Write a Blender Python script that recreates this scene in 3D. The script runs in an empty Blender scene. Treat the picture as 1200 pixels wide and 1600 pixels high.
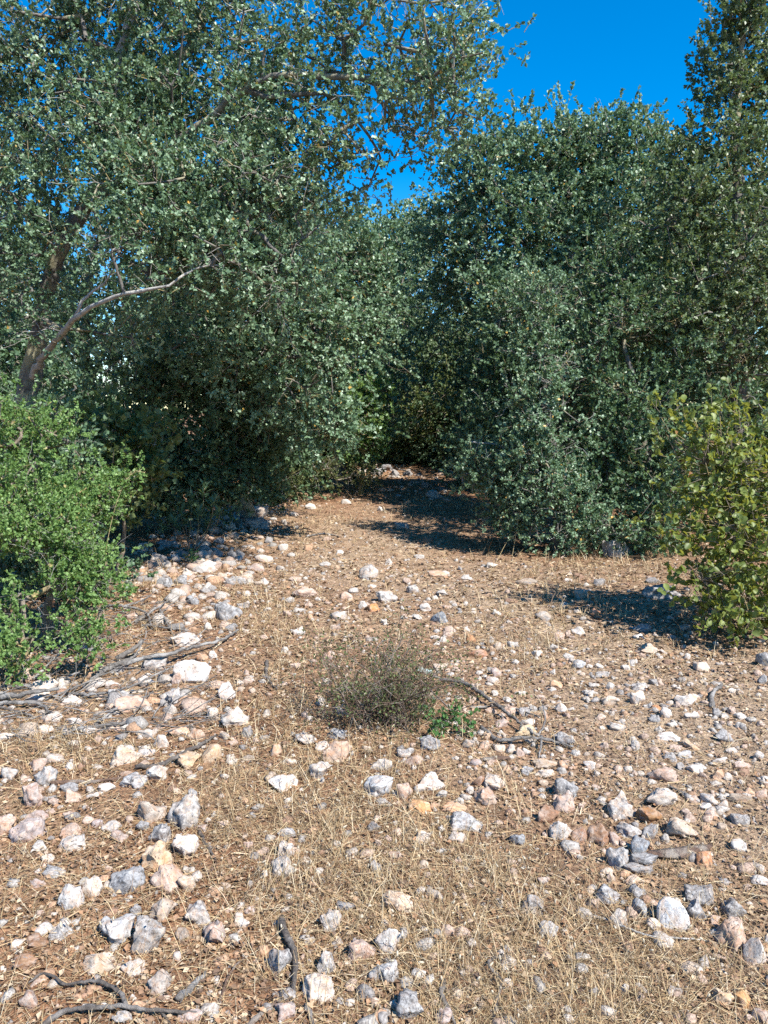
import bpy, bmesh, math, random
import numpy as np
from mathutils import Vector

# ------------------------------------------------------------------ camera, sky, sun, exposure
sc = bpy.context.scene
R = math.radians
CAM_Z, PITCH, F = 1.55, R(7.6), 1202.0
cam = bpy.data.cameras.new('camera'); cam_o = bpy.data.objects.new('camera', cam)
sc.collection.objects.link(cam_o); sc.camera = cam_o
cam.sensor_fit = 'VERTICAL'; cam.sensor_height = 32.0; cam.lens = F / 1600 * 32.0
cam.clip_start = 0.05; cam.clip_end = 2000
cam_o.location = (0, 0, CAM_Z); cam_o.rotation_euler = (R(90) - PITCH, 0, 0)

SUN_AZ, SUN_EL = R(136), R(49)          # azimuth clockwise from +Y (view direction)
sd = bpy.data.lights.new('sun', 'SUN'); so = bpy.data.objects.new('sun', sd); sc.collection.objects.link(so)
sd.energy = 5.0; sd.angle = R(0.53); sd.color = (1.0, 0.95, 0.88)
sun_dir = Vector((math.sin(SUN_AZ) * math.cos(SUN_EL), math.cos(SUN_AZ) * math.cos(SUN_EL), math.sin(SUN_EL)))
so.rotation_euler = sun_dir.to_track_quat('Z', 'Y').to_euler(); so.location = (8, -8, 12)

w = bpy.data.worlds.new('World'); sc.world = w; w.use_nodes = True
nt = w.node_tree; nt.nodes.clear()
sky = nt.nodes.new('ShaderNodeTexSky'); sky.sky_type = 'NISHITA'; sky.sun_disc = False
sky.sun_elevation = SUN_EL; sky.sun_rotation = SUN_AZ; sky.altitude = 900; sky.air_density = 1.0
sky.dust_density = 0.2; sky.ozone_density = 2.2
hs = nt.nodes.new('ShaderNodeHueSaturation'); hs.inputs['Saturation'].default_value = 1.55
bg = nt.nodes.new('ShaderNodeBackground'); bg.inputs['Strength'].default_value = 0.115
wo = nt.nodes.new('ShaderNodeOutputWorld')
nt.links.new(sky.outputs[0], hs.inputs['Color']); nt.links.new(hs.outputs[0], bg.inputs['Color'])
nt.links.new(bg.outputs[0], wo.inputs['Surface'])

sc.view_settings.view_transform = 'Standard'; sc.view_settings.look = 'None'
sc.view_settings.gamma = 1.0; sc.view_settings.exposure = 1.06
sc.render.engine = 'CYCLES'
cy = sc.cycles
cy.max_bounces = 6; cy.diffuse_bounces = 4; cy.glossy_bounces = 2; cy.transmission_bounces = 3
cy.transparent_max_bounces = 4; cy.caustics_reflective = False; cy.caustics_refractive = False
cy.sample_clamp_indirect = 6.0
cy.use_denoising = False

COL = sc.collection
rng = np.random.default_rng(7)
random.seed(7)

# ------------------------------------------------------------------ numeric helpers
def _h(ix, iy, iz):
    n = (ix.astype(np.int64) * 374761393 + iy.astype(np.int64) * 668265263 + iz.astype(np.int64) * 1274126177) & 0xFFFFFFFF
    n = ((n ^ (n >> 13)) * 1103515245) & 0xFFFFFFFF
    n = ((n ^ (n >> 16)) * 2246822519) & 0xFFFFFFFF
    return ((n ^ (n >> 15)) & 0xFFFFFF).astype(np.float64) / 0x7FFFFF - 1.0
def vnoise(p):
    p = np.asarray(p, float); i = np.floor(p).astype(np.int64); f = p - i; f = f * f * f * (f * (f * 6 - 15) + 10)
    x, y, z = i[:, 0], i[:, 1], i[:, 2]; u, v, t = f[:, 0], f[:, 1], f[:, 2]
    def L(a, b, k): return a + (b - a) * k
    c = lambda dx, dy, dz: _h(x + dx, y + dy, z + dz)
    return L(L(L(c(0,0,0), c(1,0,0), u), L(c(0,1,0), c(1,1,0), u), v), L(L(c(0,0,1), c(1,0,1), u), L(c(0,1,1), c(1,1,1), u), v), t)
def n2(x, y, s, seed=0.0):
    x = np.asarray(x, float).ravel(); y = np.asarray(y, float).ravel()
    return vnoise(np.stack([x * s + 31.7, y * s + 11.3, np.full_like(x, 5.5 + seed)], 1))
def ground_h(x, y):
    x = np.asarray(x, float); y = np.asarray(y, float); sh = np.broadcast(x, y).shape
    x = np.broadcast_to(x, sh).ravel(); y = np.broadcast_to(y, sh).ravel()
    h = 0.06 * n2(x, y, 0.45) + 0.022 * n2(x, y, 1.7, 3) + 0.007 * n2(x, y, 6.0, 7) + 0.0035 * n2(x, y, 19.0, 9)
    h = h + 0.012 * np.clip(y - 10, 0, 40) + 0.10 * np.clip((-x - 1.2) / 2.5, 0, 1) * np.clip((y - 5) / 4, 0, 1)
    return h.reshape(sh)
H = lambda x, y: float(ground_h(np.array([x]), np.array([y]))[0])

cp, sp_ = math.cos(PITCH), math.sin(PITCH)
def ray(px, py):
    a, b = (px - 600) / F, (800 - py) / F      # right, up in the picture
    return np.array([a, cp + b * sp_, -sp_ + b * cp])
def at(px, py, z=0.0):
    """the ground point (plus z) that the picture shows at px, py"""
    r = ray(px, py); g = 0.0; p = None
    for _ in range(6):
        t = (g + z - CAM_Z) / r[2]; p = np.array([0, 0, CAM_Z]) + r * t
        g = H(p[0], p[1])
    return np.array([p[0], p[1], g + z])
def P(px, py, Y):
    r = ray(px, py); t = Y / r[1]
    return np.array([r[0] * t, Y, CAM_Z + r[2] * t])
def project(p):
    x, y, z = p[0], p[1], p[2] - CAM_Z
    d = y * cp - z * sp_; u = y * sp_ + z * cp
    return 600 + F * x / d, 800 - F * u / d, d

def unit(v):
    return v / np.maximum(np.linalg.norm(v, axis=-1, keepdims=True), 1e-9)
def rvec(g, n):
    return unit(g.normal(size=(n, 3)))

def mesh_np(name, verts, faces, smooth=False, attrs=None, cols=None):
    verts = np.asarray(verts, np.float32); faces = np.asarray(faces, np.int32)
    k = faces.shape[1]; m = bpy.data.meshes.new(name)
    m.vertices.add(len(verts)); m.vertices.foreach_set('co', verts.ravel())
    m.loops.add(faces.size); m.loops.foreach_set('vertex_index', faces.ravel())
    m.polygons.add(len(faces)); m.polygons.foreach_set('loop_start', np.arange(0, faces.size, k, dtype=np.int32))
    try: m.polygons.foreach_set('loop_total', np.full(len(faces), k, np.int32))
    except Exception: pass
    if smooth: m.polygons.foreach_set('use_smooth', np.ones(len(faces), bool))
    for an, av in (attrs or {}).items():
        a = m.attributes.new(an, 'FLOAT', 'POINT'); a.data.foreach_set('value', np.asarray(av, np.float32))
    if cols is not None:
        a = m.attributes.new('tint', 'FLOAT_COLOR', 'POINT')
        c = np.ones((len(verts), 4), np.float32); c[:, :3] = cols; a.data.foreach_set('color', c.ravel())
    m.update(calc_edges=True)
    return m
def link(name, mesh, mat=None, parent=None, loc=None):
    o = bpy.data.objects.new(name, mesh); COL.objects.link(o)
    if mat is not None and mesh is not None:
        if not mesh.materials: mesh.materials.append(mat)
    if parent is not None: o.parent = parent
    if loc is not None: o.location = loc
    return o
def tag(o, label=None, cat=None, group=None, kind=None):
    if label: o['label'] = label
    if cat: o['category'] = cat
    if group: o['group'] = group
    if kind: o['kind'] = kind
    return o
def empty(name, loc):
    o = bpy.data.objects.new(name, None); COL.objects.link(o); o.location = tuple(float(v) for v in loc)
    o.empty_display_size = 0.2
    return o
class Acc:
    def __init__(s): s.v = []; s.f = []; s.n = 0
    def add(s, v, f):
        s.v.append(v); s.f.append(np.asarray(f) + s.n); s.n += len(v)
    def mesh(s, name, off=(0, 0, 0), smooth=True):
        return mesh_np(name, np.concatenate(s.v) - np.asarray(off), np.concatenate(s.f), smooth)
def resample(pts, step):
    pts = np.asarray(pts, float)
    if len(pts) > 2:                                   # Catmull-Rom
        out = []
        q = np.vstack([2 * pts[0] - pts[1], pts, 2 * pts[-1] - pts[-2]])
        for i in range(1, len(q) - 2):
            n = max(2, int(np.linalg.norm(q[i + 1] - q[i]) / step))
            t = np.linspace(0, 1, n, endpoint=False)[:, None]
            out.append(0.5 * (2 * q[i] + (q[i + 1] - q[i - 1]) * t + (2 * q[i - 1] - 5 * q[i] + 4 * q[i + 1] - q[i + 2]) * t ** 2 + (3 * q[i] - q[i - 1] - 3 * q[i + 1] + q[i + 2]) * t ** 3))
        return np.vstack(out + [pts[-1:]])
    n = max(2, int(np.linalg.norm(pts[1] - pts[0]) / step) + 1)
    return pts[0] + (pts[1] - pts[0]) * np.linspace(0, 1, n)[:, None]
def tube(pts, rad, sides=8, rough=0.0, seed=0):
    pts = np.asarray(pts, float); n = len(pts)
    rad = np.asarray(rad, float); d = np.gradient(pts, axis=0); d = unit(d)
    ref = np.array([0.31, 0.17, 0.93]); 
    if abs(np.dot(unit(pts[-1] - pts[0]), ref)) > 0.9: ref = np.array([0.95, 0.2, 0.1])
    u = unit(np.cross(d, ref)); v = np.cross(d, u)
    a = np.linspace(0, 2 * np.pi, sides, endpoint=False)
    ring = u[:, None, :] * np.cos(a)[None, :, None] + v[:, None, :] * np.sin(a)[None, :, None]
    rr = rad[:, None] * np.ones(sides)[None]
    V = (pts[:, None, :] + ring * rr[..., None]).reshape(-1, 3)
    if rough:
        s = 1 + rough * vnoise(V * (0.35 / max(rad.mean(), 1e-3)) + seed * 3.1) + rough * 0.6 * vnoise(V * (1.1 / max(rad.mean(), 1e-3)) + seed)
        V = (pts[:, None, :] + ring * (rr * s.reshape(n, sides))[..., None]).reshape(-1, 3)
    i = np.arange(n - 1)[:, None] * sides; j = np.arange(sides)[None]; k = (j + 1) % sides
    q = np.stack([i + j, i + k, i + sides + k, i + sides + j], -1).reshape(-1, 4)
    f = np.concatenate([q[:, [0, 1, 2]], q[:, [0, 2, 3]]])
    base = len(V); V = np.vstack([V, pts[:1], pts[-1:]])
    c0 = np.stack([np.full(sides, base), (np.arange(sides) + 1) % sides, np.arange(sides)], 1)
    o = (n - 1) * sides
    c1 = np.stack([np.full(sides, base + 1), o + np.arange(sides), o + (np.arange(sides) + 1) % sides], 1)
    return V, np.concatenate([f, c0, c1])
def prisms(A, B, ra, rb, sides=3):
    d = unit(B - A); ref = np.where(np.abs(d[:, 2:3]) > 0.9, np.array([[1.0, 0, 0]]), np.array([[0, 0, 1.0]]))
    u = unit(np.cross(d, ref)); v = np.cross(d, u); V = []
    for e, (Q, r) in enumerate(((A, ra), (B, rb))):
        for k in range(sides):
            a = 2 * np.pi * k / sides
            V.append(Q + (u * math.cos(a) + v * math.sin(a)) * np.reshape(r, (-1, 1)))
    V = np.stack(V, 1); n = len(A); f = []
    for k in range(sides):
        k2 = (k + 1) % sides
        f += [[k, k2, sides + k2], [k, sides + k2, sides + k]]
    f = np.array(f)
    return V.reshape(-1, 3), (f[None] + (np.arange(n) * 2 * sides)[:, None, None]).reshape(-1, 3)
def merge_inst(tv, tf, loc, scale, rz, tilt=None, g=rng):
    """copies of one small template, joined: used only for what nobody could count"""
    n = len(loc); c, s = np.cos(rz), np.sin(rz)
    v = tv[None] * scale[:, None, :]
    if tilt is not None:
        ct, st = np.cos(tilt)[:, None], np.sin(tilt)[:, None]
        y = v[..., 1] * ct - v[..., 2] * st; z = v[..., 1] * st + v[..., 2] * ct
        v = np.stack([v[..., 0], y, z], -1)
    x = v[..., 0] * c[:, None] - v[..., 1] * s[:, None]; y = v[..., 0] * s[:, None] + v[..., 1] * c[:, None]
    v = np.stack([x, y, v[..., 2]], -1) + loc[:, None, :]
    f = tf[None] + (np.arange(n) * len(tv))[:, None, None]
    return v.reshape(-1, 3), f.reshape(-1, tf.shape[1])

# ------------------------------------------------------------------ materials
def new_mat(name):
    m = bpy.data.materials.new(name); m.use_nodes = True; t = m.node_tree; t.nodes.clear()
    out = t.nodes.new('ShaderNodeOutputMaterial'); b = t.nodes.new('ShaderNodeBsdfPrincipled')
    t.links.new(b.outputs[0], out.inputs['Surface'])
    return m, t, b, out
def N(t, kind, **kw):
    n = t.nodes.new(kind)
    for k, v in kw.items():
        if k in n.inputs: n.inputs[k].default_value = v
        else: setattr(n, k, v)
    return n
def ramp(t, stops, interp='LINEAR'):
    r = t.nodes.new('ShaderNodeValToRGB'); r.color_ramp.interpolation = interp
    e = r.color_ramp.elements
    while len(e) < len(stops): e.new(0.5)
    for i, (p, c) in enumerate(stops):
        e[i].position = p; e[i].color = (*c, 1) if len(c) == 3 else c
    return r
def mixc(t, fac, a, b, mode='MIX'):
    m = t.nodes.new('ShaderNodeMix'); m.data_type = 'RGBA'; m.blend_type = mode
    for sock, val in ((m.inputs[0], fac), (m.inputs[6], a), (m.inputs[7], b)):
        if isinstance(val, (int, float)): sock.default_value = val
        elif isinstance(val, tuple): sock.default_value = (*val, 1)
        else: t.links.new(val, sock)
    return m.outputs[2]

def leaf_mat(name, stops, rough=0.42, transl=0.28, tcol=(0.30, 0.42, 0.08), spec=0.5):
    m, t, b, out = new_mat(name)
    a = N(t, 'ShaderNodeAttribute', attribute_name='rnd'); r = ramp(t, stops); t.links.new(a.outputs['Fac'], r.inputs[0])
    t.links.new(r.outputs[0], b.inputs['Base Color']); b.inputs['Roughness'].default_value = rough
    b.inputs['Specular IOR Level'].default_value = spec
    tr = N(t, 'ShaderNodeBsdfTranslucent'); t.links.new(mixc(t, 0.6, r.outputs[0], tcol), tr.inputs['Color'])
    mx = N(t, 'ShaderNodeMixShader'); mx.inputs[0].default_value = transl
    t.links.new(b.outputs[0], mx.inputs[1]); t.links.new(tr.outputs[0], mx.inputs[2]); t.links.new(mx.outputs[0], out.inputs['Surface'])
    return m
M = {}
M['oak'] = leaf_mat('oak_leaf', [(0.0, (0.036, 0.080, 0.042)), (0.4, (0.108, 0.182, 0.100)), (0.75, (0.215, 0.315, 0.195)), (0.985, (0.40, 0.50, 0.36)), (1.0, (0.48, 0.30, 0.07))], rough=0.42, spec=0.42, transl=0.2, tcol=(0.30, 0.46, 0.13))
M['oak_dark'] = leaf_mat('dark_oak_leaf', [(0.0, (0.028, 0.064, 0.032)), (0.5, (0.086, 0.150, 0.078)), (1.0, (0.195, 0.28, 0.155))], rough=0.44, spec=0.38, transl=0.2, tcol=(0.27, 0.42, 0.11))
M['oak_olive'] = leaf_mat('olive_oak_leaf', [(0.0, (0.04, 0.072, 0.035)), (0.5, (0.110, 0.160, 0.078)), (0.9, (0.22, 0.275, 0.15)), (1.0, (0.30, 0.22, 0.10))], rough=0.44, spec=0.38, transl=0.2)
M['bush'] = leaf_mat('bush_leaf', [(0.0, (0.07, 0.135, 0.042)), (0.5, (0.145, 0.25, 0.075)), (0.92, (0.25, 0.37, 0.13)), (1.0, (0.40, 0.34, 0.14))], rough=0.45, transl=0.36, spec=0.35, tcol=(0.36, 0.50, 0.08))
M['round'] = leaf_mat('round_leaf', [(0.0, (0.08, 0.12, 0.03)), (0.4, (0.125, 0.175, 0.038)), (0.8, (0.22, 0.275, 0.065)), (0.96, (0.38, 0.38, 0.18)), (1.0, (0.30, 0.15, 0.07))], rough=0.5, transl=0.38, tcol=(0.5, 0.48, 0.06))
M['yellowish'] = leaf_mat('yellowish_leaf', [(0.0, (0.06, 0.085, 0.028)), (0.6, (0.12, 0.155, 0.05)), (1.0, (0.21, 0.23, 0.08))], rough=0.5)
M['spurge'] = leaf_mat('spurge_leaf', [(0.0, (0.07, 0.14, 0.08)), (1.0, (0.15, 0.25, 0.15))], rough=0.5)
M['scrub'] = leaf_mat('scrub_leaf', [(0.0, (0.055, 0.05, 0.022)), (0.5, (0.085, 0.095, 0.035)), (1.0, (0.12, 0.17, 0.05))], rough=0.6)
M['sprig'] = leaf_mat('sprig_leaf', [(0.0, (0.04, 0.10, 0.03)), (1.0, (0.10, 0.22, 0.06))], rough=0.4)

def bark_mat(name, dark, light, lichen, scale=9.0, lich=0.5):
    m, t, b, out = new_mat(name)
    g = N(t, 'ShaderNodeNewGeometry')
    n1 = N(t, 'ShaderNodeTexNoise', Scale=scale * 2.2, Detail=8.0, Roughness=0.7); t.links.new(g.outputs['Position'], n1.inputs['Vector'])
    n2_ = N(t, 'ShaderNodeTexNoise', Scale=scale * 0.5, Detail=4.0); t.links.new(g.outputs['Position'], n2_.inputs['Vector'])
    r1 = ramp(t, [(0.3, dark), (0.68, light)]); t.links.new(n1.outputs['Fac'], r1.inputs[0])
    r2 = ramp(t, [(lich, (0, 0, 0)), (lich + 0.12, (1, 1, 1))]); t.links.new(n2_.outputs['Fac'], r2.inputs[0])
    t.links.new(mixc(t, r2.outputs[0], r1.outputs[0], lichen), b.inputs['Base Color'])
    b.inputs['Roughness'].default_value = 0.9
    bp = N(t, 'ShaderNodeBump', Strength=1.0, Distance=0.02); t.links.new(n1.outputs['Fac'], bp.inputs['Height']); t.links.new(bp.outputs[0], b.inputs['Normal'])
    return m
M['bark'] = bark_mat('oak_bark', (0.055, 0.050, 0.044), (0.20, 0.188, 0.168), (0.30, 0.28, 0.18))
M['pale_bark'] = bark_mat('pale_bark', (0.17, 0.16, 0.145), (0.50, 0.48, 0.44), (0.42, 0.36, 0.18), lich=0.62)
M['twig'] = bark_mat('twig_bark', (0.09, 0.07, 0.05), (0.26, 0.22, 0.17), (0.30, 0.24, 0.10))
M['deadwood'] = bark_mat('grey_deadwood', (0.07, 0.064, 0.058), (0.24, 0.22, 0.20), (0.32, 0.305, 0.285), scale=22)
M['darkwood'] = bark_mat('dark_deadwood', (0.045, 0.038, 0.033), (0.17, 0.145, 0.125), (0.24, 0.22, 0.20), scale=25)
M['brownwood'] = bark_mat('brown_deadwood', (0.07, 0.04, 0.028), (0.20, 0.125, 0.085), (0.28, 0.24, 0.20), scale=25)

def tint_mat(name, rough=0.85, bump=0.0, bscale=200.0, transl=0.0):
    m, t, b, out = new_mat(name)
    a = N(t, 'ShaderNodeAttribute', attribute_name='tint')
    b.inputs['Roughness'].default_value = rough; b.inputs['Specular IOR Level'].default_value = 0.3
    colr = a.outputs['Color']
    if bump:
        g = N(t, 'ShaderNodeNewGeometry'); n1 = N(t, 'ShaderNodeTexNoise', Scale=bscale, Detail=4.0); t.links.new(g.outputs['Position'], n1.inputs['Vector'])
        bp = N(t, 'ShaderNodeBump', Strength=bump, Distance=0.006); t.links.new(n1.outputs['Fac'], bp.inputs['Height']); t.links.new(bp.outputs[0], b.inputs['Normal'])
        r1 = ramp(t, [(0.32, (0.5, 0.47, 0.45)), (0.6, (1.05, 1.03, 1.0))]); t.links.new(n1.outputs['Fac'], r1.inputs[0])
        colr = mixc(t, 1.0, colr, r1.outputs[0], 'MULTIPLY')
    t.links.new(colr, b.inputs['Base Color'])
    if transl:
        tr = N(t, 'ShaderNodeBsdfTranslucent'); t.links.new(colr, tr.inputs['Color'])
        mx = N(t, 'ShaderNodeMixShader'); mx.inputs[0].default_value = transl
        t.links.new(b.outputs[0], mx.inputs[1]); t.links.new(tr.outputs[0], mx.inputs[2]); t.links.new(mx.outputs[0], out.inputs['Surface'])
    return m
M['straw'] = tint_mat('straw', 0.6, transl=0.15)
M['litter'] = tint_mat('leaf_litter', 0.7)
M['pebble'] = tint_mat('pebble_stone', 0.9, 0.6, 120.0)

def rock_mat():
    m, t, b, out = new_mat('limestone')
    tc = N(t, 'ShaderNodeTexCoord'); oi = N(t, 'ShaderNodeObjectInfo')
    mul = N(t, 'ShaderNodeMath', operation='MULTIPLY'); mul.inputs[1].default_value = 57.0; t.links.new(oi.outputs['Random'], mul.inputs[0])
    add = N(t, 'ShaderNodeVectorMath', operation='ADD'); t.links.new(tc.outputs['Object'], add.inputs[0]); t.links.new(mul.outputs[0], add.inputs[1])
    def noise(s, d=5.0, r=0.6):
        n = N(t, 'ShaderNodeTexNoise', Scale=s, Detail=d, Roughness=r); t.links.new(add.outputs[0], n.inputs['Vector']); return n.outputs['Fac']
    big = noise(2.6); mid = noise(7.0, 8.0, 0.7); fine = noise(17.0, 6.0, 0.7); st = noise(3.4, 6.0, 0.65)
    lich = noise(3.2, 7.0, 0.68)
    base = oi.outputs['Color']
    # warm iron staining in veins and patches
    r1 = ramp(t, [(0.44, (0, 0, 0)), (0.66, (0.8, 0.8, 0.8))]); t.links.new(st, r1.inputs[0])
    c = mixc(t, r1.outputs[0], base, mixc(t, 1.0, base, (1.02, 0.72, 0.52), 'MULTIPLY'))
    # pale broken faces
    r2 = ramp(t, [(0.50, (0, 0, 0)), (0.64, (0.8, 0.8, 0.8))]); t.links.new(big, r2.inputs[0])
    c = mixc(t, r2.outputs[0], c, mixc(t, 0.38, c, (0.55, 0.52, 0.475)))
    # grey lichen crust, amount kept in the object's alpha
    inv = N(t, 'ShaderNodeMath', operation='ADD'); t.links.new(lich, inv.inputs[0])
    al = N(t, 'ShaderNodeMath', operation='MULTIPLY_ADD'); t.links.new(oi.outputs['Alpha'], al.inputs[0]); al.inputs[1].default_value = 0.30; al.inputs[2].default_value = -0.20
    t.links.new(al.outputs[0], inv.inputs[1])
    r3 = ramp(t, [(0.46, (0, 0, 0)), (0.58, (0.8, 0.8, 0.8))]); t.links.new(inv.outputs[0], r3.inputs[0])
    gcol = ramp(t, [(0.36, (0.09, 0.089, 0.09)), (0.46, (0.21, 0.209, 0.212)), (0.62, (0.37, 0.368, 0.36))]); t.links.new(mid, gcol.inputs[0])
    c = mixc(t, r3.outputs[0], c, gcol.outputs[0])
    # small dark pits and cracks
    vo = N(t, 'ShaderNodeTexVoronoi', Scale=8.0); vo.feature = 'F1'; t.links.new(add.outputs[0], vo.inputs['Vector'])
    r4 = ramp(t, [(0.10, (1, 1, 1)), (0.26, (0, 0, 0))]); t.links.new(vo.outputs['Distance'], r4.inputs[0])
    pm = N(t, 'ShaderNodeMath', operation='MULTIPLY'); t.links.new(r4.outputs[0], pm.inputs[0]); 
    r5 = ramp(t, [(0.42, (0, 0, 0)), (0.54, (1, 1, 1))]); t.links.new(mid, r5.inputs[0]); t.links.new(r5.outputs[0], pm.inputs[1])
    c = mixc(t, pm.outputs[0], c, (0.10, 0.085, 0.075))
    r6 = ramp(t, [(0.35, (0.66, 0.63, 0.61)), (0.60, (1.10, 1.10, 1.10))]); t.links.new(mid, r6.inputs[0])
    c = mixc(t, 0.8, c, r6.outputs[0], 'MULTIPLY')
    t.links.new(c, b.inputs['Base Color'])
    b.inputs['Roughness'].default_value = 0.88; b.inputs['Specular IOR Level'].default_value = 0.25
    hsum = N(t, 'ShaderNodeMath', operation='MULTIPLY_ADD'); t.links.new(fine, hsum.inputs[0]); hsum.inputs[1].default_value = 0.22; t.links.new(mid, hsum.inputs[2])
    hs2 = N(t, 'ShaderNodeMath', operation='MULTIPLY_ADD'); t.links.new(pm.outputs[0], hs2.inputs[0]); hs2.inputs[1].default_value = -0.5; t.links.new(hsum.outputs[0], hs2.inputs[2])
    bp = N(t, 'ShaderNodeBump', Strength=0.5, Distance=0.012); t.links.new(hs2.outputs[0], bp.inputs['Height']); t.links.new(bp.outputs[0], b.inputs['Normal'])
    return m
M['rock'] = rock_mat()

def ground_mat():
    m, t, b, out = new_mat('dry_soil')
    g = N(t, 'ShaderNodeNewGeometry')
    def noise(s, d=6.0, r=0.62):
        n = N(t, 'ShaderNodeTexNoise', Scale=s, Detail=d, Roughness=r); t.links.new(g.outputs['Position'], n.inputs['Vector']); return n.outputs['Fac']
    a, c_, d_ = noise(0.9), noise(6.0, 8.0, 0.7), noise(55.0, 5.0, 0.7)
    r1 = ramp(t, [(0.36, (0.29, 0.15, 0.086)), (0.52, (0.345, 0.21, 0.127)), (0.66, (0.40, 0.28, 0.178))]); t.links.new(a, r1.inputs[0])
    pa = N(t, 'ShaderNodeAttribute', attribute_name='pale')
    r1 = type('o', (), {'outputs': [mixc(t, pa.outputs['Fac'], r1.outputs[0], (0.46, 0.365, 0.27))]})
    r2 = ramp(t, [(0.35, (0.55, 0.5, 0.46)), (0.65, (1.15, 1.12, 1.08))]); t.links.new(c_, r2.inputs[0])
    r3 = ramp(t, [(0.36, (0.35, 0.30, 0.27)), (0.5, (0.9, 0.9, 0.9)), (0.66, (1.35, 1.3, 1.2))]); t.links.new(d_, r3.inputs[0])
    c = mixc(t, 1.0, mixc(t, 1.0, r1.outputs[0], r2.outputs[0], 'MULTIPLY'), r3.outputs[0], 'MULTIPLY')
    t.links.new(c, b.inputs['Base Color']); b.inputs['Roughness'].default_value = 0.95; b.inputs['Specular IOR Level'].default_value = 0.15
    hsum = N(t, 'ShaderNodeMath', operation='MULTIPLY_ADD'); t.links.new(c_, hsum.inputs[0]); hsum.inputs[1].default_value = 2.0; t.links.new(d_, hsum.inputs[2])
    bp = N(t, 'ShaderNodeBump', Strength=1.0, Distance=0.02); t.links.new(hsum.outputs[0], bp.inputs['Height']); t.links.new(bp.outputs[0], b.inputs['Normal'])
    return m
M['ground'] = ground_mat()

# ------------------------------------------------------------------ ground
def build_ground():
    k = np.linspace(-1, 1, 220); xs = np.sign(k) * (np.abs(k) * 9 + np.abs(k) ** 9 * 300)
    q = np.linspace(0, 1, 300); ys = -3 + q * 34 + q ** 14 * 400
    ys = np.concatenate([np.array([-200, -60, -20, -8.0]), ys])
    X, Y = np.meshgrid(xs, ys); Z = ground_h(X, Y)
    Z = np.where(Y > 40, np.minimum(Z, 0.45), Z)
    V = np.stack([X, Y, Z], -1).reshape(-1, 3); nx, ny = len(xs), len(ys)
    x, y = V[:, 0], V[:, 1]; pale = np.zeros(len(V))            # dusty pale soil: right flank, near straw mat, far left
    for (a, b, r1, r2, k) in ((1.6, 3.4, 1.1, 1.6, .9), (1.3, 1.9, .6, .4, .5), (-.3, 8.5, 1.4, 3.5, .75), (-1.6, 4.2, .6, .8, .5), (1.2, 6.5, 1.2, 1.5, .6), (2.5, 5, 1, 2, .5)): pale += k * np.exp(-((x - a) / r1) ** 2 - ((y - b) / r2) ** 2)
    pale = np.clip(pale * (1 + .5 * n2(x, y, 1.3, 2)), 0, .9)
    i, j = np.meshgrid(np.arange(ny - 1), np.arange(nx - 1), indexing='ij'); a = (i * nx + j).ravel()
    o = link('ground', mesh_np('ground', V, np.stack([a, a + 1, a + nx + 1, a + nx], 1), True, {'pale': pale}), M['ground'])
    tag(o, 'stony reddish brown soil of the clearing', None, None, 'structure')
build_ground()

# ------------------------------------------------------------------ trees and shrubs
LEAF6 = np.array([[0, 0, 0], [-0.36, 0.30, 0.10], [-0.33, 0.68, 0.10], [0, 1, 0], [0.33, 0.68, 0.10], [0.36, 0.30, 0.10]])
F6 = np.array([[0, 1, 2], [0, 2, 3], [0, 3, 4], [0, 4, 5]])
LEAF4 = np.array([[0, 0, 0], [-0.36, 0.48, 0.12], [0, 1, 0], [0.36, 0.48, 0.12]])
F4 = np.array([[0, 1, 2], [0, 2, 3]])
def leaves_mesh(name, pos, axis, nrm, size, rnd, detail, off, wid=1.0):
    tv, tf = (LEAF6, F6) if detail else (LEAF4, F4)
    y = unit(axis); x = unit(np.cross(y, nrm)); z = np.cross(x, y)
    T = tv * np.array([wid, 1, 1])
    v = pos[:, None] + size[:, None, None] * (T[None, :, 0:1] * x[:, None] + T[None, :, 1:2] * y[:, None] + T[None, :, 2:3] * z[:, None])
    f = tf[None] + (np.arange(len(pos)) * len(tv))[:, None, None]
    return mesh_np(name, v.reshape(-1, 3) - np.asarray(off), f.reshape(-1, 3), False, {'rnd': np.repeat(rnd, len(tv))})

def spray_leaves(g, C, out, nspray, nleaf, slen, lsize, droop=0.0, up=0.25, jit=0.6):
    """leafy sprays round every clump centre: returns twig segments and leaf arrays"""
    n = len(C); C2 = np.repeat(C, nspray, 0); o2 = np.repeat(out, nspray, 0)
    d = unit(o2 * 0.8 + g.normal(size=(n * nspray, 3)) * jit + np.array([0, 0, up - droop]))
    L = slen * g.uniform(0.3, 0.95, n * nspray)
    A = C2 + g.normal(size=C2.shape) * slen * 0.42; B = A + d * L[:, None]
    B[:, 2] -= droop * L * 0.3
    t = g.uniform(0.12, 1.1, (n * nspray, nleaf)) ** .6
    pos = A[:, None] + (B - A)[:, None] * t[..., None]
    pos = pos.reshape(-1, 3)
    td = np.repeat(d, nleaf, 0)
    ax = unit(td * 0.55 + g.normal(size=td.shape) * 0.55 + np.array([0, 0, 0.10]))
    nr = unit(g.normal(size=td.shape) * 0.8 + np.array([sun_dir.x, sun_dir.y, sun_dir.z]) * 0.5 + np.array([0, 0, .3]) + np.repeat(o2, nleaf, 0) * 0.35)
    size = lsize * g.uniform(0.55, 1.25, len(pos))
    cl = np.repeat(np.repeat(g.uniform(0, 1, n), nspray), nleaf)
    sp2 = np.repeat(g.uniform(0, 1, n * nspray), nleaf); rnd = np.clip(0.25 * cl + 0.35 * sp2 + 0.40 * g.uniform(0, 1, len(pos)), 0, 1)
    sel = g.uniform(size=len(pos)) < 0.012; rnd[sel] = 1.0
    return A, B, pos, ax, nr, size, rnd

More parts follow.
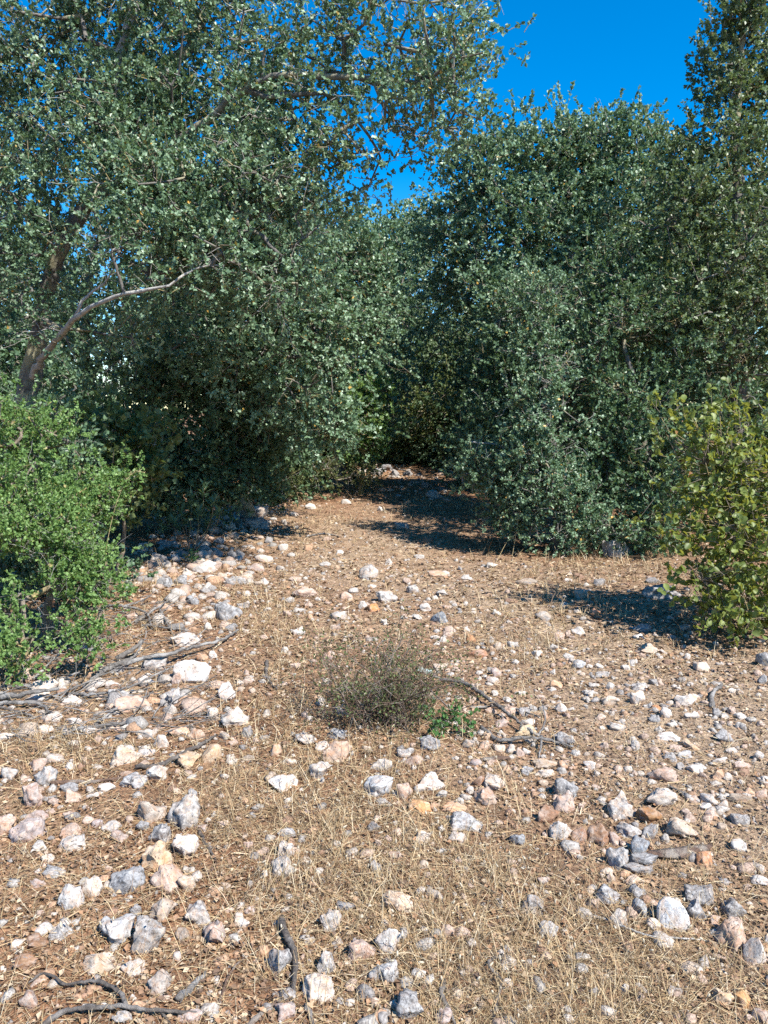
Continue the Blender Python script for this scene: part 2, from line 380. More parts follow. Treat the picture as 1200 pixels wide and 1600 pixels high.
def make_tree(name, label, cat, base, polys, lobes, leaf, seed, group=None, nspray=12, nleaf=11, slen=0.26, lsize=0.045,
              detail=False, wid=1.0, droop=0.0, bark='bark', bare=0.0, up=0.25, twig_r=0.0028, shell=0.45, gap=-0.30, bsides=3, twigs=True):
    """polys: (part name, points, r0, r1, material); lobes: (centre, radii, clumps)"""
    g = np.random.default_rng(seed)
    base = np.array([base[0], base[1], H(base[0], base[1])])
    root = empty(name, base); tag(root, label, cat, group)
    nodes = []; tr = None
    for i, (pn, pts, r0, r1, mt) in enumerate(polys):
        p = resample(pts, 0.10); p[1:-1] += g.normal(size=p[1:-1].shape) * 0.010
        n = len(p); rad = np.linspace(r0, r1, n)
        if i == 0: rad = rad * (1 + 0.55 * np.exp(-np.arange(n) * 0.10 / 0.22))
        V, Fc = tube(p, rad, 10 if r0 > 0.03 else 6, 0.24, seed + i)
        ob = link(pn, mesh_np(pn, V - base, Fc, True), M[mt or bark], tr if (pn == 'limb' and tr) else root); tr = tr or ob
        nodes.append(p[::2])
    nodes = np.vstack(nodes)
    C, OUT = [], []
    for c, r, n in lobes:
        c = np.asarray(c, float); r = np.asarray(r, float) * np.ones(3)
        d = rvec(g, n); rr = g.uniform(0, 1, n) ** shell
        wob = 1 + 0.22 * vnoise(d * 1.8 + seed * 1.37 + c)
        C.append(c + d * r * (rr * wob)[:, None]); OUT.append(unit(d + np.array([0, 0, 0.15])))
    C = np.vstack(C); OUT = np.vstack(OUT)
    cs = 0.55 / slen; gate = vnoise(C * cs + seed * 2.3) + 0.5 * vnoise(C * cs * 2.1 + seed) ; kp = gate > gap
    C, OUT = C[kp], OUT[kp]
    gz = ground_h(C[:, 0], C[:, 1]); C[:, 2] = np.maximum(C[:, 2], gz + 0.12 + 0.1 * g.uniform(size=len(C)))
    # branch every clump to the nearest wood
    d0 = np.array([np.min(np.sum((nodes - c) ** 2, 1)) for c in C]); order = np.argsort(d0)
    cap = len(nodes) + len(C) * 12; NP = np.zeros((cap, 3)); PA = np.full(cap, -1); n = len(nodes); NP[:n] = nodes; n_sk = n
    for ci in order:
        c = C[ci]; dd = NP[:n] - c; j = int(np.argmin(np.einsum('ij,ij->i', dd, dd))); a = NP[j]
        D = np.linalg.norm(c - a); k = min(10, max(1, int(D / 0.22)))
        off = g.normal(size=3) * D * 0.16; prev = j
        for s in range(1, k + 1):
            tt = s / k; NP[n] = a + (c - a) * tt + off * math.sin(math.pi * tt); PA[n] = prev; prev = n; n += 1
    W = np.ones(n)
    for i in range(n - 1, n_sk - 1, -1):
        if PA[i] >= n_sk: W[PA[i]] += W[i]
    idx = np.arange(n_sk, n); rad = 0.0035 + 0.0030 * np.sqrt(W)
    par = PA[idx]; ra = np.where(par >= n_sk, rad[par], rad[idx] * 1.15); rb = rad[idx]
    V, Fc = prisms(NP[par], NP[idx], np.minimum(ra, rb * 1.5), rb, bsides)
    o = link('branches', mesh_np('branches', V - base, Fc, True), M[bark], root); o['kind'] = 'stuff'
    if bare:                                   # bare forked twigs that show between the leaves
        nb = int(len(C) * bare); q = g.integers(0, len(C), nb); d = unit(OUT[q] + g.normal(size=(nb, 3)) * 0.8); L = g.uniform(0.6, 2.0, nb) * slen
        SA, SB, SR = [], [], []; p0 = C[q] - d * (L * .3)[:, None]
        for sgi in range(4):
            d = unit(d + g.normal(size=(nb, 3)) * .38); p1 = p0 + d * (L / 4)[:, None]; SA.append(p0); SB.append(p1); SR.append(np.full(nb, twig_r * (1.35 - .25 * sgi)))
            d2 = unit(d + g.normal(size=(nb, 3)) * .8); p2 = p1 + d2 * (L * g.uniform(.12, .4, nb))[:, None]; SA.append(p1); SB.append(p2); SR.append(np.full(nb, twig_r * .6)); p0 = p1
        SR = np.concatenate(SR); V, Fc = prisms(np.vstack(SA), np.vstack(SB), SR, SR * .75, 3)
        o = link('bare_twigs', mesh_np('bare_twigs', V - base, Fc, True), M['pale_bark'] if seed % 2 else M['twig'], root); o['kind'] = 'stuff'
    A, B, pos, ax, nr, size, rnd = spray_leaves(g, C, OUT, nspray, nleaf, slen, lsize, droop, up)
    if twigs:
        A, B = A[::3], B[::3]; V, Fc = prisms(A, B, np.full(len(A), twig_r * 1.3), np.full(len(A), twig_r * 0.6), 3)
        o = link('twigs', mesh_np('twigs', V - base, Fc, True), M['twig'], root); o['kind'] = 'stuff'
    gzl = ground_h(pos[:, 0], pos[:, 1]); keep = pos[:, 2] > gzl + 0.03
    o = link('crown', leaves_mesh('crown', pos[keep], ax[keep], nr[keep], size[keep], rnd[keep], detail, base, wid), M[leaf], root); o['kind'] = 'stuff'
    return root
def copy_tree(root, label, loc, rz, sc_, group):
    r = root.copy(); COL.objects.link(r); r.location = loc; r.rotation_euler = (0, 0, rz); r.scale = (sc_, sc_, sc_); tag(r, label, None, group)
    for ch in root.children:
        c = ch.copy(); COL.objects.link(c); c.parent = r
    return r
def px_poly(pts): return [P(*p) for p in pts]
def lobe(px, py, Y, r, n): return (P(px, py, Y), r, n)
def gp(x, y, dz=-0.1): return np.array([x, y, H(x, y) + dz])

# big oak on the left: leaning forked trunk, limbs over the clearing
b0 = P(10, 880, 7.3)
make_tree('oak_tree', 'big oak at left with leaning grey trunk and a limb reaching across the sky', 'tree', (b0[0], 7.3), [
    ('trunk', [gp(b0[0], 7.3)] + px_poly([(22, 760, 7.3), (40, 625, 7.2), (58, 530, 7.1), (76, 440, 7.05), (96, 385, 7.0), (126, 330, 6.95), (152, 296, 6.9)]), 0.115, 0.062, 'bark'),
    ('limb', px_poly([(150, 300, 6.9), (172, 250, 6.9), (178, 180, 6.85), (184, 110, 6.8), (200, 40, 6.75), (222, -50, 6.7), (235, -220, 6.6)]), 0.050, 0.02, 'pale_bark'),
    ('limb', px_poly([(176, 262, 6.9), (205, 185, 6.95), (250, 112, 7.0), (290, 82, 7.05), (335, -10, 7.1), (400, -180, 7.2)]), 0.06, 0.022, 'bark'),
    ('limb', px_poly([(128, 328, 6.95), (230, 256, 6.7), (292, 208, 6.5), (385, 140, 6.3), (425, 118, 6.2), (500, 118, 6.1), (565, 124, 6.0), (650, 128, 5.95), (725, 122, 5.9)]), 0.048, 0.010, 'bark'),
    ('limb', px_poly([(385, 140, 6.3), (440, 150, 6.25), (505, 146, 6.2), (545, 175, 6.15), (590, 235, 6.1)]), 0.024, 0.008, 'bark'),
    ('limb', px_poly([(46, 590, 7.15), (75, 548, 6.7), (108, 508, 6.2), (150, 474, 5.85), (195, 462, 5.7), (262, 443, 5.6), (310, 420, 5.7), (350, 415, 5.8)]), 0.034, 0.006, 'pale_bark'),
    ('limb', px_poly([(112, 506, 6.15), (130, 470, 6.1), (165, 440, 6.1), (185, 395, 6.1)]), 0.018, 0.005, 'pale_bark'),
    ('limb', px_poly([(25, 720, 7.3), (-60, 520, 7.2), (-110, 300, 7.0), (-130, 60, 6.9)]), 0.09, 0.03, 'bark'),
    ('limb', px_poly([(215, 232, 6.75), (300, 268, 6.3), (370, 330, 6.1), (440, 400, 6.0)]), 0.04, 0.012, 'bark')],
    [lobe(110, 50, 7.0, (1.1, 1.0, .8), 150), lobe(330, 20, 6.9, (1.0, .9, .8), 135), lobe(500, 40, 6.4, (.7, .8, .6), 56), lobe(640, 50, 6.0, (.6, .7, .45), 38),
     lobe(695, 150, 5.9, (.34, .45, .42), 22), lobe(610, 230, 6.1, (.55, .6, .45), 24), lobe(470, 180, 6.2, (.6, .5, .4), 20),
     lobe(250, 330, 6.2, (.55, .6, .42), 60), lobe(390, 330, 6.1, (.6, .6, .45), 65), lobe(300, 410, 5.95, (.55, .5, .3), 48), lobe(430, 430, 6.2, (.5, .5, .4), 36),
     lobe(160, 190, 6.5, (.5, .4, .5), 50), lobe(20, 300, 6.6, (.5, .6, .7), 62), lobe(-60, 150, 7.2, (.8, .6, .9), 80), lobe(60, 190, 7.6, (.7, .5, .6), 50), lobe(50, 400, 7.7, (.6, .4, .6), 40), lobe(-100, 450, 6.6, (.6, .6, .6), 38),
     lobe(310, 190, 6.9, (.8, .6, .5), 75), lobe(450, 280, 6.6, (.6, .5, .4), 36), lobe(20, 480, 6.5, (.28, .25, .3), 10), lobe(160, 540, 6.6, (.4, .5, .35), 22), lobe(200, 265, 6.3, (.3, .25, .22), 18), lobe(110, 380, 6.5, (.22, .2, .2), 7), lobe(330, 150, 6.3, (.4, .3, .25), 16), lobe(200, -200, 6.6, (1.6, 1.4, .8), 80)],
    'oak', 11, bsides=4, nspray=12, nleaf=18, slen=0.24, lsize=0.032, detail=False, bare=0.8, gap=-0.36)

# second oak behind it: foliage hangs to the edge of the clearing
b1 = (-1.9, 10.7)
make_tree('oak_tree', 'pale leafy oak whose foliage droops to the clearing edge behind the big left oak', 'tree', b1, [
    ('trunk', [gp(*b1), (-1.95, 10.6, 0.9), P(400, 560, 10.2), P(420, 450, 9.8)], 0.09, 0.05, 'bark'),
    ('limb', [P(402, 560, 10.2), P(330, 500, 9.4), P(260, 450, 9.0)], 0.05, 0.015, 'bark'),
    ('limb', [P(405, 540, 10.1), P(470, 520, 9.2), P(505, 590, 8.6)], 0.05, 0.012, 'bark')],
    [lobe(420, 430, 8.9, (.9, .8, .7), 110), lobe(500, 510, 8.9, (.6, .7, .6), 75), lobe(440, 570, 8.4, (.7, .6, .6), 80), lobe(490, 645, 8.9, (.5, .5, .42), 50),
     lobe(330, 510, 8.6, (.8, .6, .6), 80), lobe(550, 430, 9.4, (.5, .6, .5), 50), lobe(510, 370, 9.6, (.6, .6, .5), 52), lobe(360, 400, 9.2, (.9, .7, .6), 60), lobe(570, 500, 9.8, (.45, .5, .6), 45)],
    'oak', 12, nspray=9, nleaf=17, slen=0.26, lsize=0.044, droop=0.3, bare=0.5)
# dark undergrowth in the shade of the two oaks
b2 = (-2.8, 9.8)
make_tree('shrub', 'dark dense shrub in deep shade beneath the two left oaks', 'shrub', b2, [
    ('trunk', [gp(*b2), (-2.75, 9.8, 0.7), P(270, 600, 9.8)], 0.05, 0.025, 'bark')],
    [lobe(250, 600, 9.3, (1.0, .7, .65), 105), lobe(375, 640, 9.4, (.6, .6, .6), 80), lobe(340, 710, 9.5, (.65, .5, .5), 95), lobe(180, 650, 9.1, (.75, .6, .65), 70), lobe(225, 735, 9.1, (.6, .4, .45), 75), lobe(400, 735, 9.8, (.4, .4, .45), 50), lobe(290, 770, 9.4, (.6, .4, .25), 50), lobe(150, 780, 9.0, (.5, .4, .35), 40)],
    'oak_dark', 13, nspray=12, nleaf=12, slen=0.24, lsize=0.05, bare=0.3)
b3 = (-2.45, 7.0)
make_tree('shrub', 'yellow-green broad-leaved shrub half hidden behind the bright green bush', 'shrub', b3, [
    ('trunk', [gp(*b3), (-2.4, 7.0, 0.45), P(190, 730, 7.0)], 0.022, 0.012, 'twig')],
    [lobe(200, 740, 7.0, (.32, .3, .4), 34), lobe(150, 700, 7.0, (.4, .3, .4), 34), lobe(225, 690, 7.2, (.25, .25, .22), 14)],
    'yellowish', 14, nspray=7, nleaf=8, slen=0.2, lsize=0.06, wid=1.3, bark='twig')
# bright green bush, left foreground
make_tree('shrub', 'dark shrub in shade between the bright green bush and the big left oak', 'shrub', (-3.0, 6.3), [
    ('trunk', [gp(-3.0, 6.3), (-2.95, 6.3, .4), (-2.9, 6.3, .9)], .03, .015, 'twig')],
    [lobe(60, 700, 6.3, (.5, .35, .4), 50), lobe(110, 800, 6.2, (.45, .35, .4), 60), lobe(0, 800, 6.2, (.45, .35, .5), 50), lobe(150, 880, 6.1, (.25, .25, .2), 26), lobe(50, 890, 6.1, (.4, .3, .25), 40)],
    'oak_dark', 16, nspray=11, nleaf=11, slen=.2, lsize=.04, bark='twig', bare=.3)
b4 = (-2.2, 4.95)
make_tree('bush', 'bright green small-leaved bush filling the left foreground', 'bush', b4, [
    ('trunk', [gp(*b4), (-2.2, 4.9, 0.35), (-2.15, 4.85, 0.8)], 0.03, 0.015, 'twig'),
    ('trunk', [gp(-2.0, 4.85), (-1.85, 4.75, 0.3), (-1.75, 4.7, 0.6)], 0.02, 0.01, 'twig'),
    ('trunk', [gp(-2.3, 4.9), (-2.5, 4.8, 0.4), (-2.6, 4.75, 0.9)], 0.022, 0.01, 'twig')],
    [lobe(30, 745, 4.95, (.36, .42, .26), 120), lobe(85, 850, 4.75, (.28, .36, .22), 110), lobe(10, 850, 4.6, (.42, .4, .28), 120), lobe(45, 690, 5.1, (.28, .4, .16), 60), lobe(125, 790, 5.1, (.20, .25, .18), 55),
     lobe(-70, 740, 4.9, (.4, .5, .5), 50), lobe(5, 655, 5.2, (.22, .3, .16), 34), lobe(175, 768, 5.15, (.09, .12, .08), 14), lobe(108, 718, 5.1, (.12, .12, .09), 16), lobe(200, 745, 5.2, (.04, .05, .04), 4), lobe(140, 895, 4.7, (.16, .2, .13), 36), lobe(80, 930, 4.5, (.26, .26, .14), 56), lobe(165, 985, 4.4, (.12, .14, .08), 30), lobe(15, 960, 4.3, (.24, .2, .14), 46), lobe(60, 1000, 4.25, (.26, .16, .10), 34), lobe(130, 970, 4.5, (.2, .2, .14), 34), lobe(0, 1030, 4.1, (.2, .12, .08), 20)],
    'bush', 15, nspray=9, nleaf=17, slen=0.14, lsize=0.0215, detail=False, bark='twig', bare=0.8, twig_r=0.0013, gap=-0.02, up=0.6)

# trees closing the far end of the clearing
FARG = 'oaks closing the far end of the clearing'
def far_oak(label, x, y, h, lobes, seed, leaf='oak', **kw):
    top = np.mean([l[0] for l in lobes], 0); s = random.uniform(-.3, .3)
    make_tree('oak_tree', label, 'tree', (x, y), [
        ('trunk', [gp(x, y), (x + s * .4, y, h * .22), (x + s, y - .1, h * .42), (top[0], top[1], h * .62)], 0.13, 0.05, 'bark'),
        ('limb', [(x + s * .7, y, h * .3), (x + s + .6, y - .3, h * .45), (x + 1.3, y - .5, h * .62)], 0.06, 0.02, 'bark'),
        ('limb', [(x + s * .8, y, h * .36), (x + s - .6, y - .3, h * .5), (x - 1.2, y - .4, h * .68)], 0.06, 0.02, 'bark')],
        lobes, leaf, seed, FARG, **kw)
kwf = dict(nspray=10, nleaf=10, slen=0.36, lsize=0.068, bare=0.3, gap=-0.75, twigs=False)
far_oak('far oak filling the gap beside the drooping left oak, left of the sky notch', -0.9, 15.5, 5.6,
    [lobe(560, 420, 15, (1.2, 1, 1.0), 85), lobe(520, 520, 14.6, (1.0, .9, .9), 60), lobe(610, 540, 14.8, (.9, .9, 1.0), 65), lobe(560, 640, 14.6, (1.0, .7, .6), 55), lobe(620, 390, 15.5, (.7, .8, .6), 40), lobe(470, 400, 15.5, (1.0, 1., 1.), 50)], 21, **kwf)
far_oak('far oak at the centre of the back, right below the sky notch', 1.3, 21.5, 7.5,
    [lobe(660, 430, 21, (1.3, 1.2, 1.1), 75), lobe(720, 500, 20.5, (1.3, 1.2, 1.3), 75), lobe(650, 570, 20.5, (1.2, 1.1, 1.0), 60), lobe(700, 390, 21.5, (1.1, 1.1, .8), 50), lobe(740, 610, 20, (1.1, .9, .9), 55), lobe(775, 500, 20, (1.2, 1., 1.3), 60)], 22, leaf='oak_olive', **kwf)
far_oak('oak standing behind the big left oak, seen through its twigs', -5.2, 13.5, 6.5,
    [lobe(140, 420, 13, (1.6, 1.2, 1.6), 90), lobe(300, 330, 13.5, (1.4, 1.2, 1.3), 60), lobe(40, 250, 13, (1.6, 1.2, 1.5), 80), lobe(420, 300, 14, (1., 1., .8), 35), lobe(60, 570, 12.5, (1.4, 1, 1.0), 60), lobe(230, 560, 12, (1.2, 1, .9), 40), lobe(230, 180, 13.5, (1.3, 1., .9), 40), lobe(-40, 620, 11.5, (.8, .8, .7), 40), lobe(90, 650, 11.5, (1.2, .8, .7), 50), lobe(-60, 420, 12, (1., 1., 1.4), 40)], 23, leaf='oak_dark', **kwf)
make_tree('shrub', 'yellowish olive shrub at the back of the clearing under the far oaks', 'shrub', (1.5, 19.3), [
    ('trunk', [gp(1.5, 19.3), (1.5, 19.3, 0.8), (1.5, 19.2, 1.4)], 0.04, 0.02, 'twig')],
    [lobe(690, 640, 19.2, (1.1, .8, .85), 95), lobe(640, 665, 19.2, (.7, .6, .6), 50), lobe(735, 660, 18.8, (.6, .6, .6), 40)], 'yellowish', 24, nspray=9, nleaf=10, slen=0.3, lsize=0.06, bark='twig')
make_tree('shrub', 'fresh green low shrub left of the yellowish shrub at the back', 'shrub', (-0.4, 13.6), [
    ('trunk', [gp(-0.4, 13.6), (-0.38, 13.6, 0.5), (-0.35, 13.5, 0.9)], 0.035, 0.018, 'twig')],
    [lobe(570, 625, 13.4, (.42, .4, .5), 55), lobe(600, 680, 13.6, (.4, .4, .35), 38), lobe(545, 690, 13.6, (.3, .3, .25), 20)], 'bush', 25, nspray=9, nleaf=11, slen=0.26, lsize=0.055, bark='twig')

# right side
kwm = dict(nspray=10, nleaf=17, slen=0.30, lsize=0.054, bare=0.4, gap=-0.75)
make_tree('oak_tree', 'round-crowned oak right of the sky notch with open top against the sky', 'tree', (3.0, 13.0), [
    ('trunk', [gp(3.0, 13.0), (3.0, 13.0, 1.2), P(850, 420, 12.8), P(840, 330, 12.6)], 0.15, 0.06, 'bark'),
    ('limb', [P(855, 430, 12.8), P(900, 340, 12.4), P(950, 260, 12.2)], 0.06, 0.02, 'bark'),
    ('limb', [P(850, 420, 12.8), P(780, 330, 12.4), P(750, 250, 12.2)], 0.06, 0.02, 'bark')],
    [lobe(850, 260, 12.4, (1.0, .9, .75), 105), lobe(945, 250, 12.4, (.85, .8, .7), 90), lobe(760, 290, 12.2, (.8, .7, .7), 80), lobe(700, 350, 13.6, (.7, .7, .6), 50), lobe(850, 370, 11.8, (1.1, .8, .8), 105),
     lobe(740, 440, 14.0, (.8, .7, .7), 70), lobe(970, 350, 12.0, (.9, .7, .8), 80), lobe(820, 490, 11.4, (.8, .7, .7), 75), lobe(1020, 250, 12.6, (.7, .6, .6), 45)],
    'oak', 31, **kwm)
make_tree('oak_tree', 'tall oak at the right edge with a narrow top rising into the sky', 'tree', (4.6, 9.8), [
    ('trunk', [gp(4.6, 9.8), (4.5, 9.8, 1.3), (4.4, 9.7, 2.6), P(1150, 200, 9.6), P(1165, 20, 9.6)], 0.15, 0.03, 'bark'),
    ('limb', [(4.45, 9.75, 1.9), P(1080, 420, 9.4), P(1040, 330, 9.2)], 0.06, 0.02, 'bark')],
    [lobe(1150, 140, 9.6, (.44, .45, .75), 84), lobe(1168, 40, 9.7, (.30, .35, .7), 56), lobe(1215, 120, 9.8, (.4, .45, .95), 55), lobe(1110, 215, 9.6, (.4, .4, .3), 30), lobe(1130, 250, 9.5, (.65, .6, .5), 75), lobe(1060, 330, 9.2, (.55, .6, .5), 62), lobe(1150, 380, 9.2, (.7, .7, .6), 85),
     lobe(1060, 470, 9.0, (.6, .6, .55), 70), lobe(1170, 520, 9.0, (.65, .6, .6), 75), lobe(1290, 350, 9.6, (.8, .9, 1.0), 50), lobe(1300, 560, 9.2, (.8, .8, .8), 40), lobe(1100, 190, 9.6, (.4, .4, .25), 26)],
    'oak_olive', 32, nspray=9, nleaf=17, slen=0.26, lsize=0.044, bare=0.5, gap=-0.45)
make_tree('shrub', 'tall narrow oak shrub with sunlit small leaves standing at the right of the clearing', 'shrub', (1.95, 8.5), [
    ('trunk', [gp(1.95, 8.5), (1.9, 8.5, 0.8), P(848, 560, 8.5), P(838, 450, 8.5)], 0.045, 0.012, 'bark'),
    ('limb', [(1.92, 8.5, 0.7), P(790, 700, 8.6), P(735, 690, 8.6)], 0.02, 0.008, 'pale_bark')],
    [lobe(838, 470, 8.5, (.28, .3, .35), 38), lobe(850, 560, 8.4, (.36, .35, .4), 60), lobe(855, 650, 8.3, (.42, .4, .4), 75), lobe(840, 740, 8.25, (.45, .4, .4), 80), lobe(880, 810, 8.2, (.45, .35, .25), 60), lobe(770, 730, 8.6, (.35, .35, .3), 42), lobe(800, 790, 8.5, (.3, .3, .3), 38), lobe(930, 835, 8.1, (.3, .25, .14), 24)],
    'oak', 33, nspray=9, nleaf=17, slen=0.20, lsize=0.034, bare=0.8)
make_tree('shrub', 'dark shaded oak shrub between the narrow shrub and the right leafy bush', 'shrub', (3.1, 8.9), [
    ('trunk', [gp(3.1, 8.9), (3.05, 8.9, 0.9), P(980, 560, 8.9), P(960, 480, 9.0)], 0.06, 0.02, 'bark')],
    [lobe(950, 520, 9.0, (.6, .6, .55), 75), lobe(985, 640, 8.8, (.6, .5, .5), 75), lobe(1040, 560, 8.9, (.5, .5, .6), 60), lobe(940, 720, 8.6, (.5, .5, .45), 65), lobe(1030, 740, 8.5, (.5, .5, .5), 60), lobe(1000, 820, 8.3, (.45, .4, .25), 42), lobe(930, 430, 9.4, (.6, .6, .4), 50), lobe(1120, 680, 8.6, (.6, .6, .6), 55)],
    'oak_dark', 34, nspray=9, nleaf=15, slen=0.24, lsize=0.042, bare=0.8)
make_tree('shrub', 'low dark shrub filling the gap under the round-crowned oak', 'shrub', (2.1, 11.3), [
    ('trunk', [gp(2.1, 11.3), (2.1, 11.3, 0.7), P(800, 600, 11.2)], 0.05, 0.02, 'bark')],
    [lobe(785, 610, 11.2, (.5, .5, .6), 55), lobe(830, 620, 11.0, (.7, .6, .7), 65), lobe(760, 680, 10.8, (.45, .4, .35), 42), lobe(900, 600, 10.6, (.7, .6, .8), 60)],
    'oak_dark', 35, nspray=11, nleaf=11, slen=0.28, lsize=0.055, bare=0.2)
# undergrowth that closes the far end down to the ground
UNDER = {}
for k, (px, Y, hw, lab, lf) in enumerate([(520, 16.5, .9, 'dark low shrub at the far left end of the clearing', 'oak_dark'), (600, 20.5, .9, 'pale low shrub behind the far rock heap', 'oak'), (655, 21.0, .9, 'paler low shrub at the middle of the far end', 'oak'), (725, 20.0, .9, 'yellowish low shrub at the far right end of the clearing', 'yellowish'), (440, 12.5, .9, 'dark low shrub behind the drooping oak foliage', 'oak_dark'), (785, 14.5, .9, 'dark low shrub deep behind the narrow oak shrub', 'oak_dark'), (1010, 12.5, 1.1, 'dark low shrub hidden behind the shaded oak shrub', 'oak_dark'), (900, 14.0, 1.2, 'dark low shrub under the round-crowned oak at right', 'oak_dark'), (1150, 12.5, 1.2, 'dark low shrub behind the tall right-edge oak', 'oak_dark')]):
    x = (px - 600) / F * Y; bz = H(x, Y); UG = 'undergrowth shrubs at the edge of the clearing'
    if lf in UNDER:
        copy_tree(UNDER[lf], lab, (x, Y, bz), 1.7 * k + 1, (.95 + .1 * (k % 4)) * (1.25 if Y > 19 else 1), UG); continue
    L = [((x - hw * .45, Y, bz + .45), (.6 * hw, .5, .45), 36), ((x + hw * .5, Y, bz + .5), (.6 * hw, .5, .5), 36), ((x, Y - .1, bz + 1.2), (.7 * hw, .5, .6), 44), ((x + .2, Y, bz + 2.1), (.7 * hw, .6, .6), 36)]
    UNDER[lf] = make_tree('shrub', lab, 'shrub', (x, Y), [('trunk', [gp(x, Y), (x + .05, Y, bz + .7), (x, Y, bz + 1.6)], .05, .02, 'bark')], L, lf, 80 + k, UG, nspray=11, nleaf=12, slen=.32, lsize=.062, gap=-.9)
make_tree('dry_scrub', 'brownish olive low scrub with dry grasses at the left of the far end', 'shrub', (-1.25, 12.9), [('trunk', [gp(-1.25, 12.9), (-1.25, 12.9, .3), (-1.2, 12.85, .6)], .015, .008, 'twig')],
    [lobe(490, 738, 12.8, (.55, .35, .16), 40), lobe(550, 742, 13.2, (.45, .3, .13), 28), lobe(445, 750, 11.8, (.22, .22, .14), 16)], 'scrub', 95, nspray=10, nleaf=9, slen=.2, lsize=.035, bark='twig', bare=.8)
# woodland behind, seen only through gaps
for k, (x, y, s, lab) in enumerate([(-3.5, 21, 1.0, 'distant oak behind the far end, left of centre'), (3.2, 22, 1.05, 'distant oak behind the far end, right of centre'), (-0.2, 24, 1.05, 'distant oak behind the far end, in the centre'), (1.4, 24.5, 1.35, 'distant oak behind the far end, just right of centre'), (2.6, 19.5, 1.0, 'distant oak behind the low right shrubs'), (5.2, 17.5, 1.25, 'distant oak showing through the round-crowned oak'), (-1.9, 18.6, 1.2, 'distant oak behind the far left oak'), (3.9, 15.2, 1.15, 'distant oak just behind the round-crowned oak'),
                                    (7.0, 16, 1.1, 'distant oak behind the tall right-edge oak'), (-8.5, 17, 1.1, 'distant oak behind the left woodland edge'), (-4.6, 15.6, .9, 'distant oak closing the low gap behind the left oaks'), (-6.6, 14.2, 1.0, 'distant oak closing the left edge behind the bright bush'), (6.6, 12.5, 1.0, 'distant oak filling the right edge behind the tall oak')]):
    if k: copy_tree(DIST, lab, (x, y, H(x, y)), 2.1 * k, s, 'distant oaks of the wood'); continue
    g2 = np.random.default_rng(70); b = np.array([x, y, H(x, y)])
    L = [(b + np.array([g2.uniform(-1.6, 1.6), g2.uniform(-1.2, 1.2), z]) , (1.4, 1.2, .9), 48) for z in (.5, 1.0, 1.7, 2.4, 3.0, 3.6, 4.2)]
    DIST = make_tree('oak_tree', lab, 'tree', (x, y), [('trunk', [gp(x, y), (x, y, 1.5), (x + .2, y, 3.2)], .14, .05, 'bark')], L, 'oak_dark', 70,
              'distant oaks of the wood', nspray=10, nleaf=10, slen=0.42, lsize=0.08, gap=-.9)

